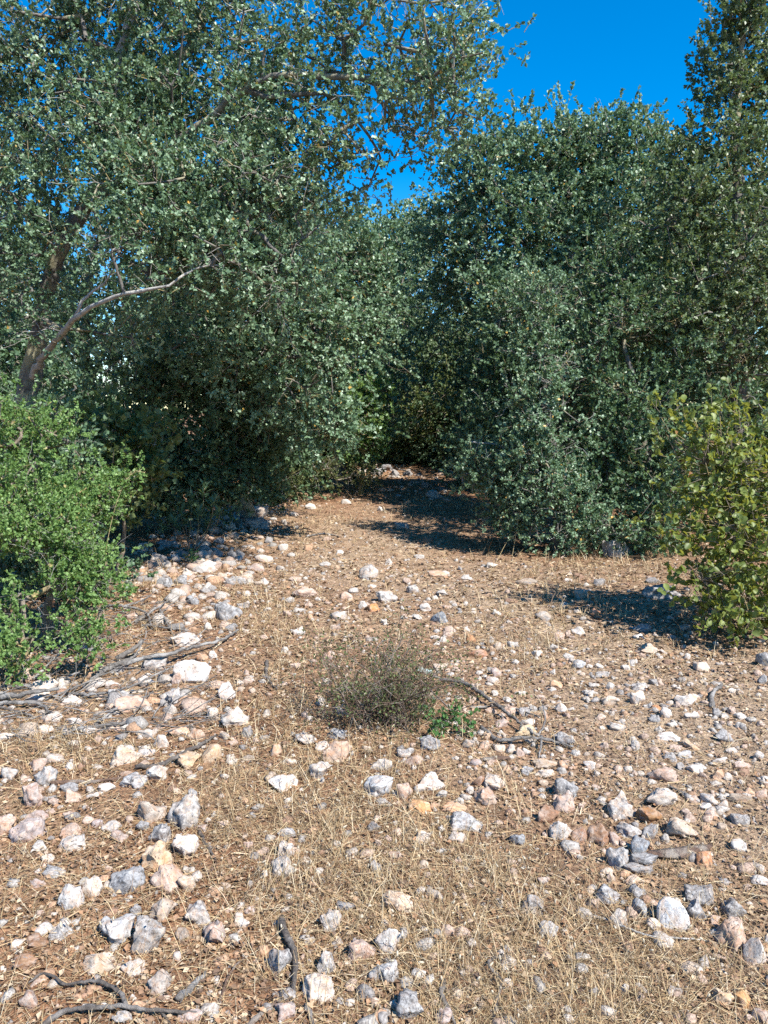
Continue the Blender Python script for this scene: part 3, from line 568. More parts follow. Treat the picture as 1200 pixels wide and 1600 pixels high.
# right foreground bush with large round leaves
def round_bush():
    g = np.random.default_rng(41); bx, by = 2.8, 5.45; base = np.array([bx, by, H(bx, by)])
    root = empty('bush', base); tag(root, 'yellow-green bush with round leaves at the right edge of the clearing', 'bush')
    lobes = [lobe(1165, 745, 5.3, (.32, .35, .26), 62), lobe(1150, 850, 5.1, (.28, .32, .22), 56), lobe(1205, 820, 5.2, (.38, .4, .36), 66), lobe(1125, 925, 5.0, (.16, .2, .13), 24), lobe(1185, 940, 5.0, (.26, .28, .16), 42), lobe(1270, 800, 5.4, (.4, .4, .5), 50), lobe(1105, 780, 5.3, (.16, .2, .15), 16), lobe(1085, 890, 5.0, (.08, .1, .07), 7), lobe(1065, 820, 5.1, (.06, .08, .06), 4)]
    C, O = [], []
    for c, r, n in lobes:
        d = rvec(g, n); C.append(c + d * np.array(r) * (g.uniform(0, 1, n) ** .45)[:, None]); O.append(d)
    # shoots that stand above the top
    for (px, py, Y) in ((1085, 655, 5.3), (1100, 660, 5.3), (1125, 650, 5.3), (1140, 660, 5.35), (1160, 655, 5.3), (1035, 665, 5.35), (1050, 690, 5.35), (1180, 668, 5.4)):
        tip = P(px, py, Y); foot = P(px * .65 + 1150 * .35, 745, Y)
        t = np.linspace(0.2, 1, 5)[:, None]; C.append(foot + (tip - foot) * t); O.append(np.repeat(unit(tip - foot)[None] * 2, 5, 0)); pp = resample([foot, (foot + tip) / 2 + g.normal(size=3) * .01, tip], .05); V, Fc = tube(pp, np.linspace(.0035, .0015, len(pp)), 5); link('stem', mesh_np('stem', V - base, Fc, True), M['twig'], root)
    C = np.vstack(C); O = np.vstack(O); C[:, 2] = np.maximum(C[:, 2], ground_h(C[:, 0], C[:, 1]) + 0.16)
    acc = Acc()
    stems = []
    for k in range(9):
        a = g.uniform(0, 6.28); tip = C[g.integers(len(C))]
        f = base + np.array([math.cos(a) * .12, math.sin(a) * .12, -.05]); m = f * .5 + tip * .5 + np.array([0, 0, .12])
        p = resample([f, m, tip], .07); V, Fc = tube(p, np.linspace(.014, .005, len(p)), 6, .1, k); link('stem', mesh_np('stem', V - base, Fc, True), M['twig'], root); stems.append(p)
    nodes = np.vstack(stems); A = np.array([nodes[np.argmin(np.sum((nodes - c) ** 2, 1) + .3 * np.maximum(0, nodes[:, 2] - c[2]))] for c in C])
    mid = (A + C) / 2 + g.normal(size=A.shape) * .03
    V, Fc = prisms(np.vstack([A, mid]), np.vstack([mid, C]), np.full(2 * len(C), .0036), np.full(2 * len(C), .0024), 4)
    link('branches', mesh_np('branches', V - base, Fc, True), M['twig'], root)['kind'] = 'stuff'
    A, B, pos, ax, nr, size, rnd = spray_leaves(g, C, O, 3, 6, .22, .042, droop=.1, jit=.9)
    V, Fc = prisms(A, B, np.full(len(A), .002), np.full(len(A), .0012), 3)
    link('twigs', mesh_np('twigs', V - base, Fc, True), M['twig'], root)['kind'] = 'stuff'
    # round leaf, 16 triangles, slightly cupped
    a = np.linspace(0, 2 * np.pi, 9, endpoint=False); rim = np.stack([.42 * np.sin(a) * (1 - .12 * np.cos(a)), .5 - .5 * np.cos(a), .20 * np.sin(a) ** 2 - .14 * (np.cos(a) < -.5) * -np.cos(a)], 1)
    tv = np.vstack([rim, [[0, .5, -.02]]]); tf = np.array([[i, (i + 1) % 9, 9] for i in range(9)])
    front = -(pos[:, 1]) - 0.5 * np.abs(pos[:, 0] - 2.3) + .25 * pos[:, 2]; order = np.argsort(-front)
    vis = [i for i in order if project(pos[i])[0] < 1200][:300]; vs = set(vis)
    rest = np.array([i for i in range(len(pos)) if i not in vs])
    def build(idx):
        y = unit(ax[idx]); x = unit(np.cross(y, nr[idx])); z = np.cross(x, y)
        v = pos[idx][:, None] + size[idx][:, None, None] * (tv[None, :, 0:1] * x[:, None] + tv[None, :, 1:2] * y[:, None] + tv[None, :, 2:3] * z[:, None])
        return v
    v = build(rest); f = tf[None] + (np.arange(len(rest)) * len(tv))[:, None, None]
    link('foliage', mesh_np('foliage', v.reshape(-1, 3) - base, f.reshape(-1, 3), True, {'rnd': np.repeat(rnd[rest], len(tv))}), M['round'], root)['kind'] = 'stuff'
    protos = []
    for q in range(8): protos.append(mesh_np('leaf', tv, tf, True, {'rnd': np.full(len(tv), (q + .5) / 8 if q < 7 else .97)}))
    from mathutils import Matrix
    for i in vis:
        y = unit(ax[i][None])[0]; x = unit(np.cross(y, nr[i])[None])[0]; z = np.cross(x, y); s = size[i]
        mt = Matrix(((x[0] * s, y[0] * s, z[0] * s, pos[i][0] - base[0]), (x[1] * s, y[1] * s, z[1] * s, pos[i][1] - base[1]), (x[2] * s, y[2] * s, z[2] * s, pos[i][2] - base[2]), (0, 0, 0, 1)))
        o = link('leaf', protos[min(7, int(rnd[i] * 8))], M['round'], root); o.matrix_local = mt
round_bush()
# ------------------------------------------------------------------ stones
# where each stone lies: x y w h colour [short name when the stone is a landmark]
STONES = """
80 1366 28 14 S|58 1382 26 14 P|112 1407 38 48 W diamond-shaped white rock|145 1391 34 34 W|199 1380 52 42 G bluish grey angular rock|246 1344 46 48 C|261 1373 52 44 P pink-stained rock|292 1384 28 26 C
180 1460 54 44 W|212 1425 18 44 G pointed grey stone|235 1473 54 54 S broad speckled rock above the forked branch|253 1427 38 40 T|312 1430 46 40 S|286 1461 24 20 T|334 1466 38 42 P|276 1497 16 16 W tiny round white stone|155 1507 56 36 C long cream rock|208 1514 38 26 W|245 1540 40 42 T round tan stone above the forked branch
95 1458 36 28 S|70 1453 28 20 W|58 1475 34 24 B|28 1478 20 16 W|36 1505 46 24 B|3 1517 12 14 W|48 1565 30 28 P|62 1427 16 10 P|192 1592 32 18 S|296 1590 40 12 P|207 1560 12 12 W
412 1368 14 16 W|378 1440 26 20 W|390 1423 18 14 P|541 1418 30 18 G|517 1442 34 34 S|436 1508 38 52 G oval blue-grey rock beside the dark stick|512 1508 36 50 S|498 1547 50 44 W|566 1490 42 36 P|607 1478 42 48 W tall white rock at bottom centre|600 1523 48 40 S|444 1583 36 32 P|471 1497 10 10 P
621 1413 50 32 C cream rock with an orange underside|850 1376 22 16 P|833 1414 40 32 G grey dome-shaped rock in the straw|857 1455 30 26 S|701 1456 26 22 P|722 1458 24 20 P|640 1577 42 52 G|692 1590 32 28 P|616 1572 14 24 W
955 1373 14 16 P|993 1379 32 18 C|949 1400 38 30 G|997 1395 28 24 G|1001 1423 26 28 G|965 1440 30 32 S|1021 1445 22 18 W|1052 1436 46 58 X pure white upright block|1056 1407 18 12 W|1092 1404 44 36 D|1089 1427 32 36 G|1144 1422 36 36 G|1143 1468 48 50 O orange-brown boulder at the right edge|1117 1440 22 16 P|1114 1460 14 26 G|1179 1492 38 50 W egg-shaped white rock|1198 1472 14 22 T
1128 1560 36 30 C|1158 1565 28 26 O|1130 1521 14 10 W|976 1547 14 20 W|949 1525 14 8 W|936 1524 10 12 O|1056 1548 20 14 G|1190 1590 28 24 P|1169 1590 14 12 P|957 1592 16 12 P|999 1560 16 14 P|1185 1375 26 18 W|1133 1377 20 14 G|1167 1387 14 10 P
57 1199 30 24 P|71 1217 36 36 S|51 1250 36 46 P|59 1277 38 24 P|8 1293 34 30 P|41 1302 52 42 P broad pinkish rock at the left edge|83 1255 16 14 P|80 1269 16 10 P|16 1211 28 28 S|89 1187 26 18 W|71 1142 30 14 W
197 1185 46 34 W long white rock near the branch pile|229 1178 26 18 W|233 1149 20 18 W|252 1161 26 26 W|280 1145 34 14 P|307 1149 30 20 P|293 1190 38 28 C|245 1210 32 28 W|208 1223 42 24 S|201 1211 26 14 P|108 1233 28 14 G|116 1246 26 24 P|167 1232 26 12 W|145 1245 24 12 W
237 1271 44 44 T|287 1279 50 66 S biggest lichen-grey boulder|249 1306 38 34 G|289 1329 40 38 W|301 1242 14 22 G|109 1302 34 30 P|115 1318 42 30 W|77 1342 20 14 W|83 1362 32 14 G|173 1295 28 20 W|187 1309 26 22 P|221 1293 22 20 G|152 1287 18 14 P|107 1274 18 12 P
329 1182 30 32 C square cream block|367 1127 44 36 W jagged white rock left of the dry shrub|387 1146 18 24 G|360 1183 16 10 W|387 1186 22 10 T|431 1175 18 20 O|452 1191 22 12 W|477 1155 36 22 S|527 1150 34 18 D dark blue-grey stone under the dry shrub|505 1167 26 16 W|527 1180 46 40 P|501 1206 36 28 S|441 1226 44 28 X lone bright white rock in the straw
595 1197 38 18 S|591 1233 46 36 W|449 1302 30 14 S|448 1332 26 38 W|442 1357 38 34 S two-tone rock standing alone in the straw|348 1287 18 10 P|389 1323 18 14 P|316 1295 18 14 P|585 1293 20 18 G|587 1357 18 20 G|592 1318 12 12 P|364 1161 16 10 P
671 1163 34 26 D|634 1178 26 18 S|647 1190 30 18 P|605 1195 16 14 W|673 1222 42 30 W slanted white rock|655 1233 18 16 W|632 1240 26 28 P|656 1264 36 24 O ochre oval stone|712 1264 46 16 O flat ochre stone|771 1225 34 26 C|760 1245 38 28 P|749 1223 26 20 B|734 1237 12 14 W|729 1287 50 34 S big mottled rock|715 1310 28 20 W|690 1297 12 12 W|662 1311 24 22 W|779 1287 16 12 P
883 1233 40 38 D dark blue-grey boulder|880 1258 34 36 P|857 1276 34 32 B|877 1303 36 36 W|905 1308 26 22 B|808 1314 24 22 G|733 1164 22 18 T|756 1166 18 14 O|761 1152 16 14 O|813 1179 14 18 P|799 1173 18 16 W|822 1175 16 12 W|821 1145 36 22 Y yellow cream stone under the broken branch|783 1147 14 10 W|884 1157 28 22 D|899 1178 16 12 S
851 1197 38 16 T|879 1197 16 16 O|852 1210 32 12 W|792 1205 14 16 O|824 1207 20 16 G|805 1202 12 10 P|921 1197 18 14 X|743 1193 20 14 P|907 1262 10 14 P|619 1337 26 12 P
971 1266 42 46 S pitted white boulder|1033 1249 46 36 W|1037 1215 50 26 P|1013 1277 42 30 B|984 1299 40 24 S|1015 1301 28 26 G|1065 1298 46 34 C white boulder with ochre stains|936 1309 38 36 B brown angular boulder|961 1314 20 22 P|965 1347 34 38 S|997 1327 30 30 G|1005 1347 44 20 D|997 1360 46 14 T|1101 1346 28 24 R bright orange stone|1153 1322 26 20 S|1183 1357 24 20 W
1043 1153 36 14 X flat white slab|1031 1141 16 12 S|1048 1185 22 16 S|1069 1181 24 12 S|1085 1203 22 14 X|1079 1165 26 16 C|1056 1170 22 10 P|1064 1199 16 14 G|1131 1153 28 22 G|1143 1174 22 12 W|1124 1190 22 12 W|1160 1197 32 14 P|1185 1183 16 16 S|1121 1213 18 18 O|1137 1215 16 12 W|1109 1250 28 20 S|1101 1261 20 14 W|1128 1258 18 14 W|1112 1275 22 14 P
1155 1250 34 18 T|1173 1241 16 16 P|1189 1242 18 14 P|1157 1283 26 22 S|1073 1271 16 12 P|965 1137 28 16 S|943 1166 16 14 P|992 1167 18 18 S|968 1170 12 10 P|1196 1218 14 10 W|967 1214 14 10 O|991 1209 12 10 P|931 1231 14 8 P
289 1003 46 26 W white rock under the long grey branch|240 1040 40 26 S|184 1045 30 20 G|301 1055 60 42 X biggest white boulder of the left side|316 1028 18 14 O|275 1063 18 30 P|67 1075 44 36 W|56 1090 30 18 W|175 1069 20 14 W|187 1090 40 20 S|208 1104 52 26 P|279 1093 38 32 S|256 1100 12 16 G|115 1097 32 16 W|80 1125 34 16 W|115 1129 28 12 W|139 1144 26 12 W|164 1138 20 10 W|197 1137 26 10 W
299 940 24 18 G|229 1067 24 22 W|264 1118 14 10 W|8 1152 26 10 W|133 1012 28 20 D|256 950 26 12 P|208 963 24 14 P|357 960 42 36 G rounded grey boulder|362 981 20 16 G|380 946 20 14 S|325 981 14 14 W|333 1025 14 14 W|356 1085 28 30 W|332 1118 18 22 W|385 1053 10 16 P|387 1065 16 12 P
476 928 38 24 O pink-orange rock mid clearing|464 988 26 18 W|481 946 16 12 P|468 955 20 8 W|449 960 14 12 P|419 953 14 8 W|497 937 10 8 W|541 933 20 16 P|552 924 16 10 S|604 936 34 24 S white rock mid clearing|583 952 22 16 R|567 946 14 12 W|528 964 28 18 S|524 981 18 12 P|509 1011 20 8 O|600 972 10 10 W|445 1017 12 12 W|513 1027 20 18 P|461 1041 18 8 P|511 1069 16 16 W|537 1112 26 22 D|476 1119 12 12 P
688 968 28 22 D dark pitted rock mid clearing|665 951 20 16 W|653 965 16 10 W|691 928 18 12 S|680 935 10 8 W|670 937 10 8 W|703 985 20 12 P|699 992 16 8 P|680 997 16 8 W|692 1001 12 10 W|729 984 12 10 W|736 999 16 14 R|747 1023 30 16 R flat orange stone|780 1012 18 16 C|769 1017 14 12 O|801 1008 20 12 S|777 959 16 12 W|763 931 14 8 O|799 940 22 8 B|851 965 30 18 C|908 931 22 18 T round tan rock at the edge of the shade|881 946 14 8 S|903 988 20 16 W|873 995 18 14 P|888 993 10 10 P
840 1023 18 12 X|888 1027 18 12 S|864 1013 16 12 S|904 1040 22 16 S|864 1052 10 12 W|775 1052 18 16 P|771 1065 20 14 W|688 1045 24 14 C|712 1047 14 10 P|663 1049 28 10 Q pale turquoise stone|868 1072 22 16 O|805 1036 12 10 W|793 1095 16 10 W|813 1084 20 8 W|845 1091 16 8 P|773 1085 12 10 W|737 1095 14 12 P|877 1109 20 18 W|892 1109 12 8 W|819 1115 18 16 S|797 1112 34 12 P|767 1112 22 12 P|784 1132 22 16 P|825 1131 22 14 W
932 960 18 18 R|1001 983 32 14 D|997 995 18 10 X|1013 1017 36 20 C peach rock near the round-leaved bush|1096 1044 24 18 W|1194 1035 24 40 G|1190 1064 14 18 D|940 1056 26 14 S|936 1041 14 10 W|988 1035 16 10 S|977 1044 14 10 W|953 1096 28 18 C|928 1072 18 10 S|953 1073 16 12 S|921 1084 22 10 S|1001 1075 28 14 S|996 1093 24 24 W|1013 1103 16 14 S|1068 1095 34 24 W|1085 1092 20 16 W|1056 1104 12 14 P|1039 1116 20 20 W|1025 1107 16 12 R|1080 1119 26 14 W|1023 1125 20 16 G
1120 1116 14 16 G|1133 1121 14 10 W|1143 1112 14 14 P|1109 1079 12 10 P|1144 1080 16 8 W|1051 1133 18 10 W|1189 1132 14 12 P|1157 1120 20 12 W|1157 1135 16 12 S|1045 1035 18 10 B|1021 1067 14 10 G|1031 930 58 26 D dark boulder at the foot of the round-leaved bush|1049 997 16 8 G|1103 1100 18 10 P|1072 983 20 14 D
400 803 42 20 S|439 781 30 20 W|341 818 18 16 S|360 824 24 18 W|335 831 18 16 S|367 838 16 12 G|351 810 18 10 S|403 822 38 22 S|416 819 16 12 W|325 843 18 14 P|264 852 32 14 G|222 858 16 18 G|322 860 20 16 G|343 847 18 14 G|340 867 18 14 G|362 868 16 14 G|252 875 34 20 S|273 875 18 16 S|259 885 20 10 W|318 889 38 24 X white rock below the spurge|339 885 16 14 P
259 913 28 20 G|283 908 28 18 G|413 875 30 14 W|399 889 28 14 P|369 910 34 16 S|413 911 14 14 W|385 900 14 10 P|320 924 18 12 G|386 929 12 10 W|353 948 20 8 W|442 857 16 14 W|420 846 12 14 G|458 805 12 10 W|292 894 14 10 W|271 931 18 12 S|229 794 20 14 S
485 793 18 12 W|541 785 16 10 W|594 797 10 10 X|531 864 12 8 X|508 883 18 8 S|526 887 10 8 O|462 906 20 8 P|576 898 30 28 S hollow upright rock mid clearing|627 824 24 16 S|608 880 14 12 W|680 775 28 18 S|566 737 16 12 W|589 740 22 15 G|603 732 20 13 G|617 736 15 13 G|664 759 14 10 G|692 737 18 10 G|637 738 16 10 G|655 871 18 8 S|693 898 22 10 W|669 847 16 12 B
645 923 20 16 S|636 909 14 12 P|729 904 22 10 S|684 899 30 10 P|581 917 14 8 W|768 885 18 10 W|822 911 34 12 T|888 908 14 8 W|916 915 12 8 W|936 912 18 14 G|903 902 20 10 B|961 864 44 38 S pale boulder under the narrow oak shrub|1018 909 20 10 D
"""
TONE = {  # base colour, lichen amount, word
    'W': ((0.50, 0.46, 0.415), 0.30, 'white'), 'X': ((0.60, 0.575, 0.54), 0.0, 'bright white'), 'C': ((0.47, 0.39, 0.305), 0.10, 'cream'),
    'P': ((0.41, 0.32, 0.265), 0.28, 'pinkish'), 'S': ((0.43, 0.405, 0.375), 0.75, 'speckled grey-white'), 'G': ((0.28, 0.27, 0.265), 0.95, 'grey'),
    'D': ((0.19, 0.185, 0.185), 1.0, 'dark grey'), 'T': ((0.35, 0.295, 0.24), 0.35, 'tan'), 'O': ((0.43, 0.30, 0.205), 0.1, 'ochre'),
    'R': ((0.44, 0.235, 0.125), 0.0, 'orange'), 'B': ((0.26, 0.17, 0.12), 0.3, 'brown'), 'Y': ((0.48, 0.41, 0.29), 0.0, 'yellow cream'), 'Q': ((0.30, 0.42, 0.42), 0.3, 'turquoise')}
def ico(sub):
    b = bmesh.new(); bmesh.ops.create_icosphere(b, subdivisions=sub, radius=1.0)
    v = np.array([p.co[:] for p in b.verts]); f = np.array([[q.index for q in x.verts] for x in b.faces]); b.free()
    return v, f
ICO = {k: ico(k) for k in (1, 2, 3, 4, 5)}
ICO[0] = (np.array([[1, 0, 0], [0, 1, 0], [-1, 0, 0], [0, -1, 0], [0, 0, 1.], [0, 0, -1]]), np.array([[0, 1, 4], [1, 2, 4], [2, 3, 4], [3, 0, 4], [1, 0, 5], [2, 1, 5], [3, 2, 5], [0, 3, 5]]))
def rock_shape(seed, sub, planes=11, rough=1.0, blocky=0.0):
    g = np.random.default_rng(seed); v, f = ICO[sub]; p = v.copy()
    n = rvec(g, planes)
    if blocky: p = np.sign(p) * np.abs(p) ** 0.5; p /= np.abs(p).max(); n = n[:3]
    for k, a in enumerate(n):
        d = g.uniform(0.52, 0.86); s = p @ a - d; p = p - np.where(s > 0, s * 0.97, 0)[:, None] * a
    o = seed * 1.713
    wv = np.stack([vnoise(p * 1.25 + o + 3.3), vnoise(p * 1.25 + o + 17.1), vnoise(p * 1.25 + o + 29.7)], 1); p = p + rough * 0.26 * wv
    p = p * (1 + rough * (0.10 * vnoise(p * 2.1 + o) + 0.085 * vnoise(p * 4.2 + o) + 0.045 * vnoise(p * 9 + o)))[:, None]
    cr = np.clip(1 - np.abs(vnoise(p * 1.9 + o + 5)) * 7, 0, 1); p = p * (1 - rough * 0.13 * cr)[:, None]
    if sub >= 4:
        pit = np.clip(vnoise(p * 5.5 + o + 9) - 0.2, 0, 1); p = p * (1 - rough * 0.22 * pit + rough * 0.015 * vnoise(p * 16 + o))[:, None]
    p = p - (p.max(0) + p.min(0)) / 2
    return p / (p.max(0) - p.min(0)), f          # fills a unit box
recs = []
for ent in STONES.replace('\n', '|').split('|'):
    q = ent.split(None, 5)
    if len(q) < 5: continue
    x, y, w_, h_ = map(float, q[:4]); recs.append(dict(x=x, y=y, w=w_, h=h_, c=q[4], nick=q[5] if len(q) > 5 else None, a=w_ * h_))
recs.sort(key=lambda r: (-(r['nick'] is not None), -r['a']))
big, extra = recs[:298], recs[298:]
gR = np.random.default_rng(5)
stone_pos = []
def place_stone(r, i):
    g0 = at(r['x'], r['y'] + 0.15 * r['h']); dist = math.hypot(g0[1], CAM_Z); phi = math.atan2(CAM_Z, g0[1])
    dep = project(g0)[2]; W = r['w'] / F * dep; Hh = r['h'] / F * dep
    sy = W * gR.uniform(0.75, 1.0); v2 = Hh ** 2 - (sy * math.sin(phi)) ** 2
    if v2 < (0.5 * W) ** 2 * math.cos(phi) ** 2: 
        sz = min(0.55 * W, Hh * 1.1); sy = max(0.5 * W, min(W, math.sqrt(max(0, Hh ** 2 - (sz * math.cos(phi)) ** 2)) / max(math.sin(phi), .12)))
    else: sz = min(1.25 * W, math.sqrt(v2) / math.cos(phi))
    sz = max(sz, 0.4 * W)
    c = at(r['x'], r['y'], 0.14 * sz); zb = H(c[0], c[1]) + 0.14 * sz
    return np.array([c[0], c[1], zb]), np.array([W * 1.04, sy, sz * 1.2])
for i, r in enumerate(big):
    loc, dim = place_stone(r, i)
    sub = 4 if r['w'] >= 31 else 3
    v, f = rock_shape(1000 + i * 7, sub, planes=int(gR.integers(8, 14)), rough=0.3 if r['nick'] and ('block' in r['nick'] or 'egg' in r['nick']) else 0.6 if r['c'] == 'X' else 1.0, blocky=1.0 if (r['nick'] and 'block' in r['nick']) else 0.0)
    o = link('boulder' if r['w'] >= 40 else 'stone', mesh_np('limestone', v, f, True), M['rock'], None, tuple(loc))
    o.scale = tuple(dim); o.rotation_euler = (0, 0, float(gR.uniform(-.25, .25)))
    base, lich, word = TONE[r['c']]; j = gR.uniform(0.88, 1.1); tw = gR.normal(0, 0.02)
    o.color = (min(.9, base[0] * j + tw), min(.9, base[1] * j), min(.9, base[2] * j - tw), max(0.0, lich + gR.normal(0, .12)))
    r.update(o=o, loc=loc, dim=dim, word=word); stone_pos.append((loc[0], loc[1], max(dim[:2]) * .5))
stone_pos = np.array(stone_pos)

# labels: landmarks by their look, the rest by size, colour and the landmark they lie next to
def sz_word(r):
    return 'large' if r['w'] >= 42 else 'medium' if r['w'] >= 28 else 'small' if r['w'] >= 17 else 'tiny'
LM = [(r['x'], r['y'], 'the ' + r['nick'], r) for r in big if r['nick']]
LM += [(575, 1075, 'the central dry shrub', None), (110, 1075, 'the grey branch pile', None), (190, 1578, 'the forked branch', None), (455, 1495, 'the dark bent stick', None), (800, 1105, 'the broken branch', None), (310, 850, 'the left spurge plant', None), (600, 745, 'the far rock heap', None)]
for r in big:
    if r['nick']: r['key'] = ('nick', r['nick']); continue
    best = min((l for l in LM), key=lambda l: math.hypot(l[0] - r['x'], (l[1] - r['y']) * 1.4))
    dx, dy = r['x'] - best[0], (r['y'] - best[1]) * 1.4
    r['rel'] = ('right of' if dx > 0 else 'left of') if abs(dx) > abs(dy) else ('in front of' if dy > 0 else 'behind')
    r['lm'] = best[2]; r['ld'] = math.hypot(dx, dy); r['key'] = (sz_word(r), r['word'], r['rel'], r['lm'])
ORD = ['nearest', 'second nearest', 'third nearest', 'fourth nearest', 'fifth nearest', 'sixth nearest', 'seventh nearest', 'eighth nearest']
from collections import defaultdict
byk = defaultdict(list)
for r in big: byk[r['key']].append(r)
for k, L in byk.items():
    if k[0] == 'nick':
        n = k[1]; L[0]['label'] = n if len(n.split()) >= 4 else n + ' on the stony ground'
    else:
        L.sort(key=lambda r: r['ld']); noun = 'rock' if k[0] in ('large', 'medium') else 'stone'
        for q, r in enumerate(L):
            r['label'] = ('%s %s %s %s %s' % (k[0], k[1], noun, k[2], k[3])) if len(L) == 1 else '%s %s %s %s %s %s' % (ORD[q], k[0], k[1], noun, k[2], k[3])
for r in big:
    tag(r['o'], ' '.join(r['label'].split()[:16]), 'stone' if r['w'] < 28 else 'rock', 'limestone rocks strewn over the clearing')
PG = 'dead branches piled at the left'
# ------------------------------------------------------------------ dead branches and sticks
def stick(name, label, lines, mat, group=None, cat='stick', lift=0.0):
    """lines: lists of (px, py[, height]) and a width in picture pixels; first line is the main stem"""
    root = None; base = None
    for i, (pts, wpx) in enumerate(lines):
        q = []
        for p in pts:
            g0 = at(p[0], p[1]); rr = wpx / F * project(g0)[2] / 2
            q.append(at(p[0], p[1], (p[2] if len(p) > 2 else 0) + rr * 0.9 + lift))
        q = np.array(q); r0 = wpx * (1.12 if group == PG else 1.0) / F * project(q[0])[2] / 2
        p = resample(q, max(0.012, r0 * 1.5)); p[1:-1] += np.random.default_rng(len(label) + i).normal(size=p[1:-1].shape) * r0 * 0.22
        V, Fc = tube(p, np.linspace(r0 * 1.08, r0 * 0.5, len(p)) if 'bark' not in name else r0 * (.35 + .75 * np.sin(np.pi * np.linspace(.08, .95, len(p)))), 8, 0.28 if 'bark' not in name else .6, i + len(label))
        if 'bark' in name: gz_ = ground_h(V[:, 0], V[:, 1]); V[:, 2] = gz_ + .004 + (V[:, 2] - gz_) * .45
        if base is None: base = q[0].copy()
        if root is None:
            root = link(name, mesh_np(name, V - base, Fc, True), M[mat], None, tuple(base)); tag(root, label, cat, group)
        else:
            link('side_branch', mesh_np('side_branch', V - base, Fc, True), M[mat], root)
    return root
PG = 'dead branches piled at the left'
S = stick
S('dead_branch', 'thin grey branch at the back of the pile, ending at the left edge', [([(-12, 1074), (45, 1071, .02), (90, 1063, .03), (125, 1050, .05)], 5)], 'deadwood', PG, 'branch')
S('dead_branch', 'thick grey branch of the pile crossing the white rock', [([(-12, 1091), (32, 1086, .04), (60, 1080, .06), (92, 1076, .05)], 9)], 'deadwood', PG, 'branch')
S('dead_branch', 'grey branch bending down in front of the thick pile branch', [([(-8, 1099), (40, 1097, .03), (62, 1100, .02), (82, 1115)], 6.5)], 'deadwood', PG, 'branch')
S('dead_branch', 'lowest short branch of the pile at the left edge', [([(-8, 1103), (27, 1112), (52, 1120)], 5)], 'darkwood', PG, 'branch')
S('dead_branch', 'long grey branch running from the pile to the rounded grey boulder', [([(143, 1062), (165, 1046, .02), (187, 1037, .04), (227, 1028, .06), (267, 1021, .07), (295, 1012, .06), (345, 1000, .03), (372, 984, .02)], 7), ([(187, 1037, .04), (210, 1024, .06), (222, 1006, .08)], 4)], 'deadwood', PG, 'branch')
S('dead_branch', 'slender pale branch in the middle of the pile, curving up to the right', [([(104, 1084), (144, 1085, .02), (173, 1081, .03), (208, 1071, .05), (240, 1056, .06), (270, 1042, .05)], 4.5), ([(208, 1071, .05), (236, 1066, .04), (262, 1063, .02)], 2.5)], 'deadwood', PG, 'branch')
S('dead_branch', 'thin twig linking the thick pile branch to the long branch', [([(70, 1093), (107, 1078, .03), (147, 1062, .03)], 3.5)], 'deadwood', PG, 'branch')
S('dead_branch', 'lower thin branch of the pile rising to the right', [([(145, 1135), (171, 1115, .02), (197, 1097, .04), (229, 1088, .04), (239, 1080, .04)], 4)], 'deadwood', PG, 'branch')
S('dead_branch', 'short thick stub leaning up behind the long branch', [([(182, 1030), (205, 1016, .04), (222, 1000, .09)], 8)], 'deadwood', PG, 'branch')
S('dead_branch', 'pale slanting stem leaning into the bright green bush', [([(52, 1062), (70, 1043, .05), (88, 1026, .12), (108, 1003, .20)], 3.5)], 'pale_bark', PG, 'branch')
S('dead_branch', 'brown broken stem leaning under the bright green bush', [([(86, 1020), (106, 1000, .05), (130, 975, .12)], 8)], 'brownwood', PG, 'branch')
S('dead_branch', 'arched grey branch above the pile beside the bush', [([(158, 948), (192, 947, .05), (227, 957, .05), (238, 982)], 4), ([(192, 947, .05), (215, 941, .06), (236, 930, .05)], 2.5)], 'deadwood', PG, 'branch')
S('dead_branch', 'straight grey twig lying behind the white rock of the pile', [([(222, 977), (256, 980, .02), (293, 985)], 4.5)], 'deadwood', PG, 'branch')
S('dead_branch', 'thin crossing twig at the top of the pile', [([(211, 973), (240, 953, .05), (264, 938, .04)], 4)], 'deadwood', PG, 'branch')
S('dead_branch', 'upright twig at the right end of the pile', [([(250, 953, .03), (262, 975, .02), (272, 994)], 3)], 'deadwood', PG, 'branch')
S('dead_branch', 'weathered branch along the front of the pile', [([(98, 1142), (144, 1137, .01), (176, 1132, .02), (215, 1129)], 7)], 'deadwood', PG, 'branch')
FG = 'fallen sticks on the ground'
S('forked_branch', 'long dark forked branch at the bottom left corner', [([(66, 1604), (95, 1583, .01), (122, 1577, .015), (190, 1573, .02), (250, 1579, .015), (322, 1583, .005)], 9), ([(197, 1573, .015), (188, 1550, .02), (165, 1536, .02), (140, 1533, .015), (102, 1538, .01), (82, 1524, .015), (62, 1523, .01), (44, 1536)], 7), ([(250, 1579, .015), (262, 1593, .005), (270, 1606)], 4)], 'darkwood', FG, 'branch')
S('stick', 'dark bent stick standing out beside the oval blue-grey rock', [([(440, 1437, .01), (447, 1462, .015), (460, 1490, .015), (461, 1530, .01), (456, 1564)], 11)], 'darkwood', FG)
S('stick', 'stick end at the bottom edge below the dark bent stick', [([(478, 1572), (486, 1590), (493, 1612)], 9)], 'darkwood', FG)
S('stick', 'short thick stick right of the round tan stone', [([(277, 1563), (300, 1540, .005), (320, 1519)], 13)], 'deadwood', FG)
S('stick', 'thin curved twig between the short thick stick and the dark stick', [([(340, 1574), (350, 1545, .005), (360, 1520, .01), (388, 1488)], 4.5)], 'brownwood', FG)
S('stick', 'brown stick at the bottom edge left of the dark bent stick', [([(386, 1604), (410, 1582), (432, 1564)], 10)], 'brownwood', FG)
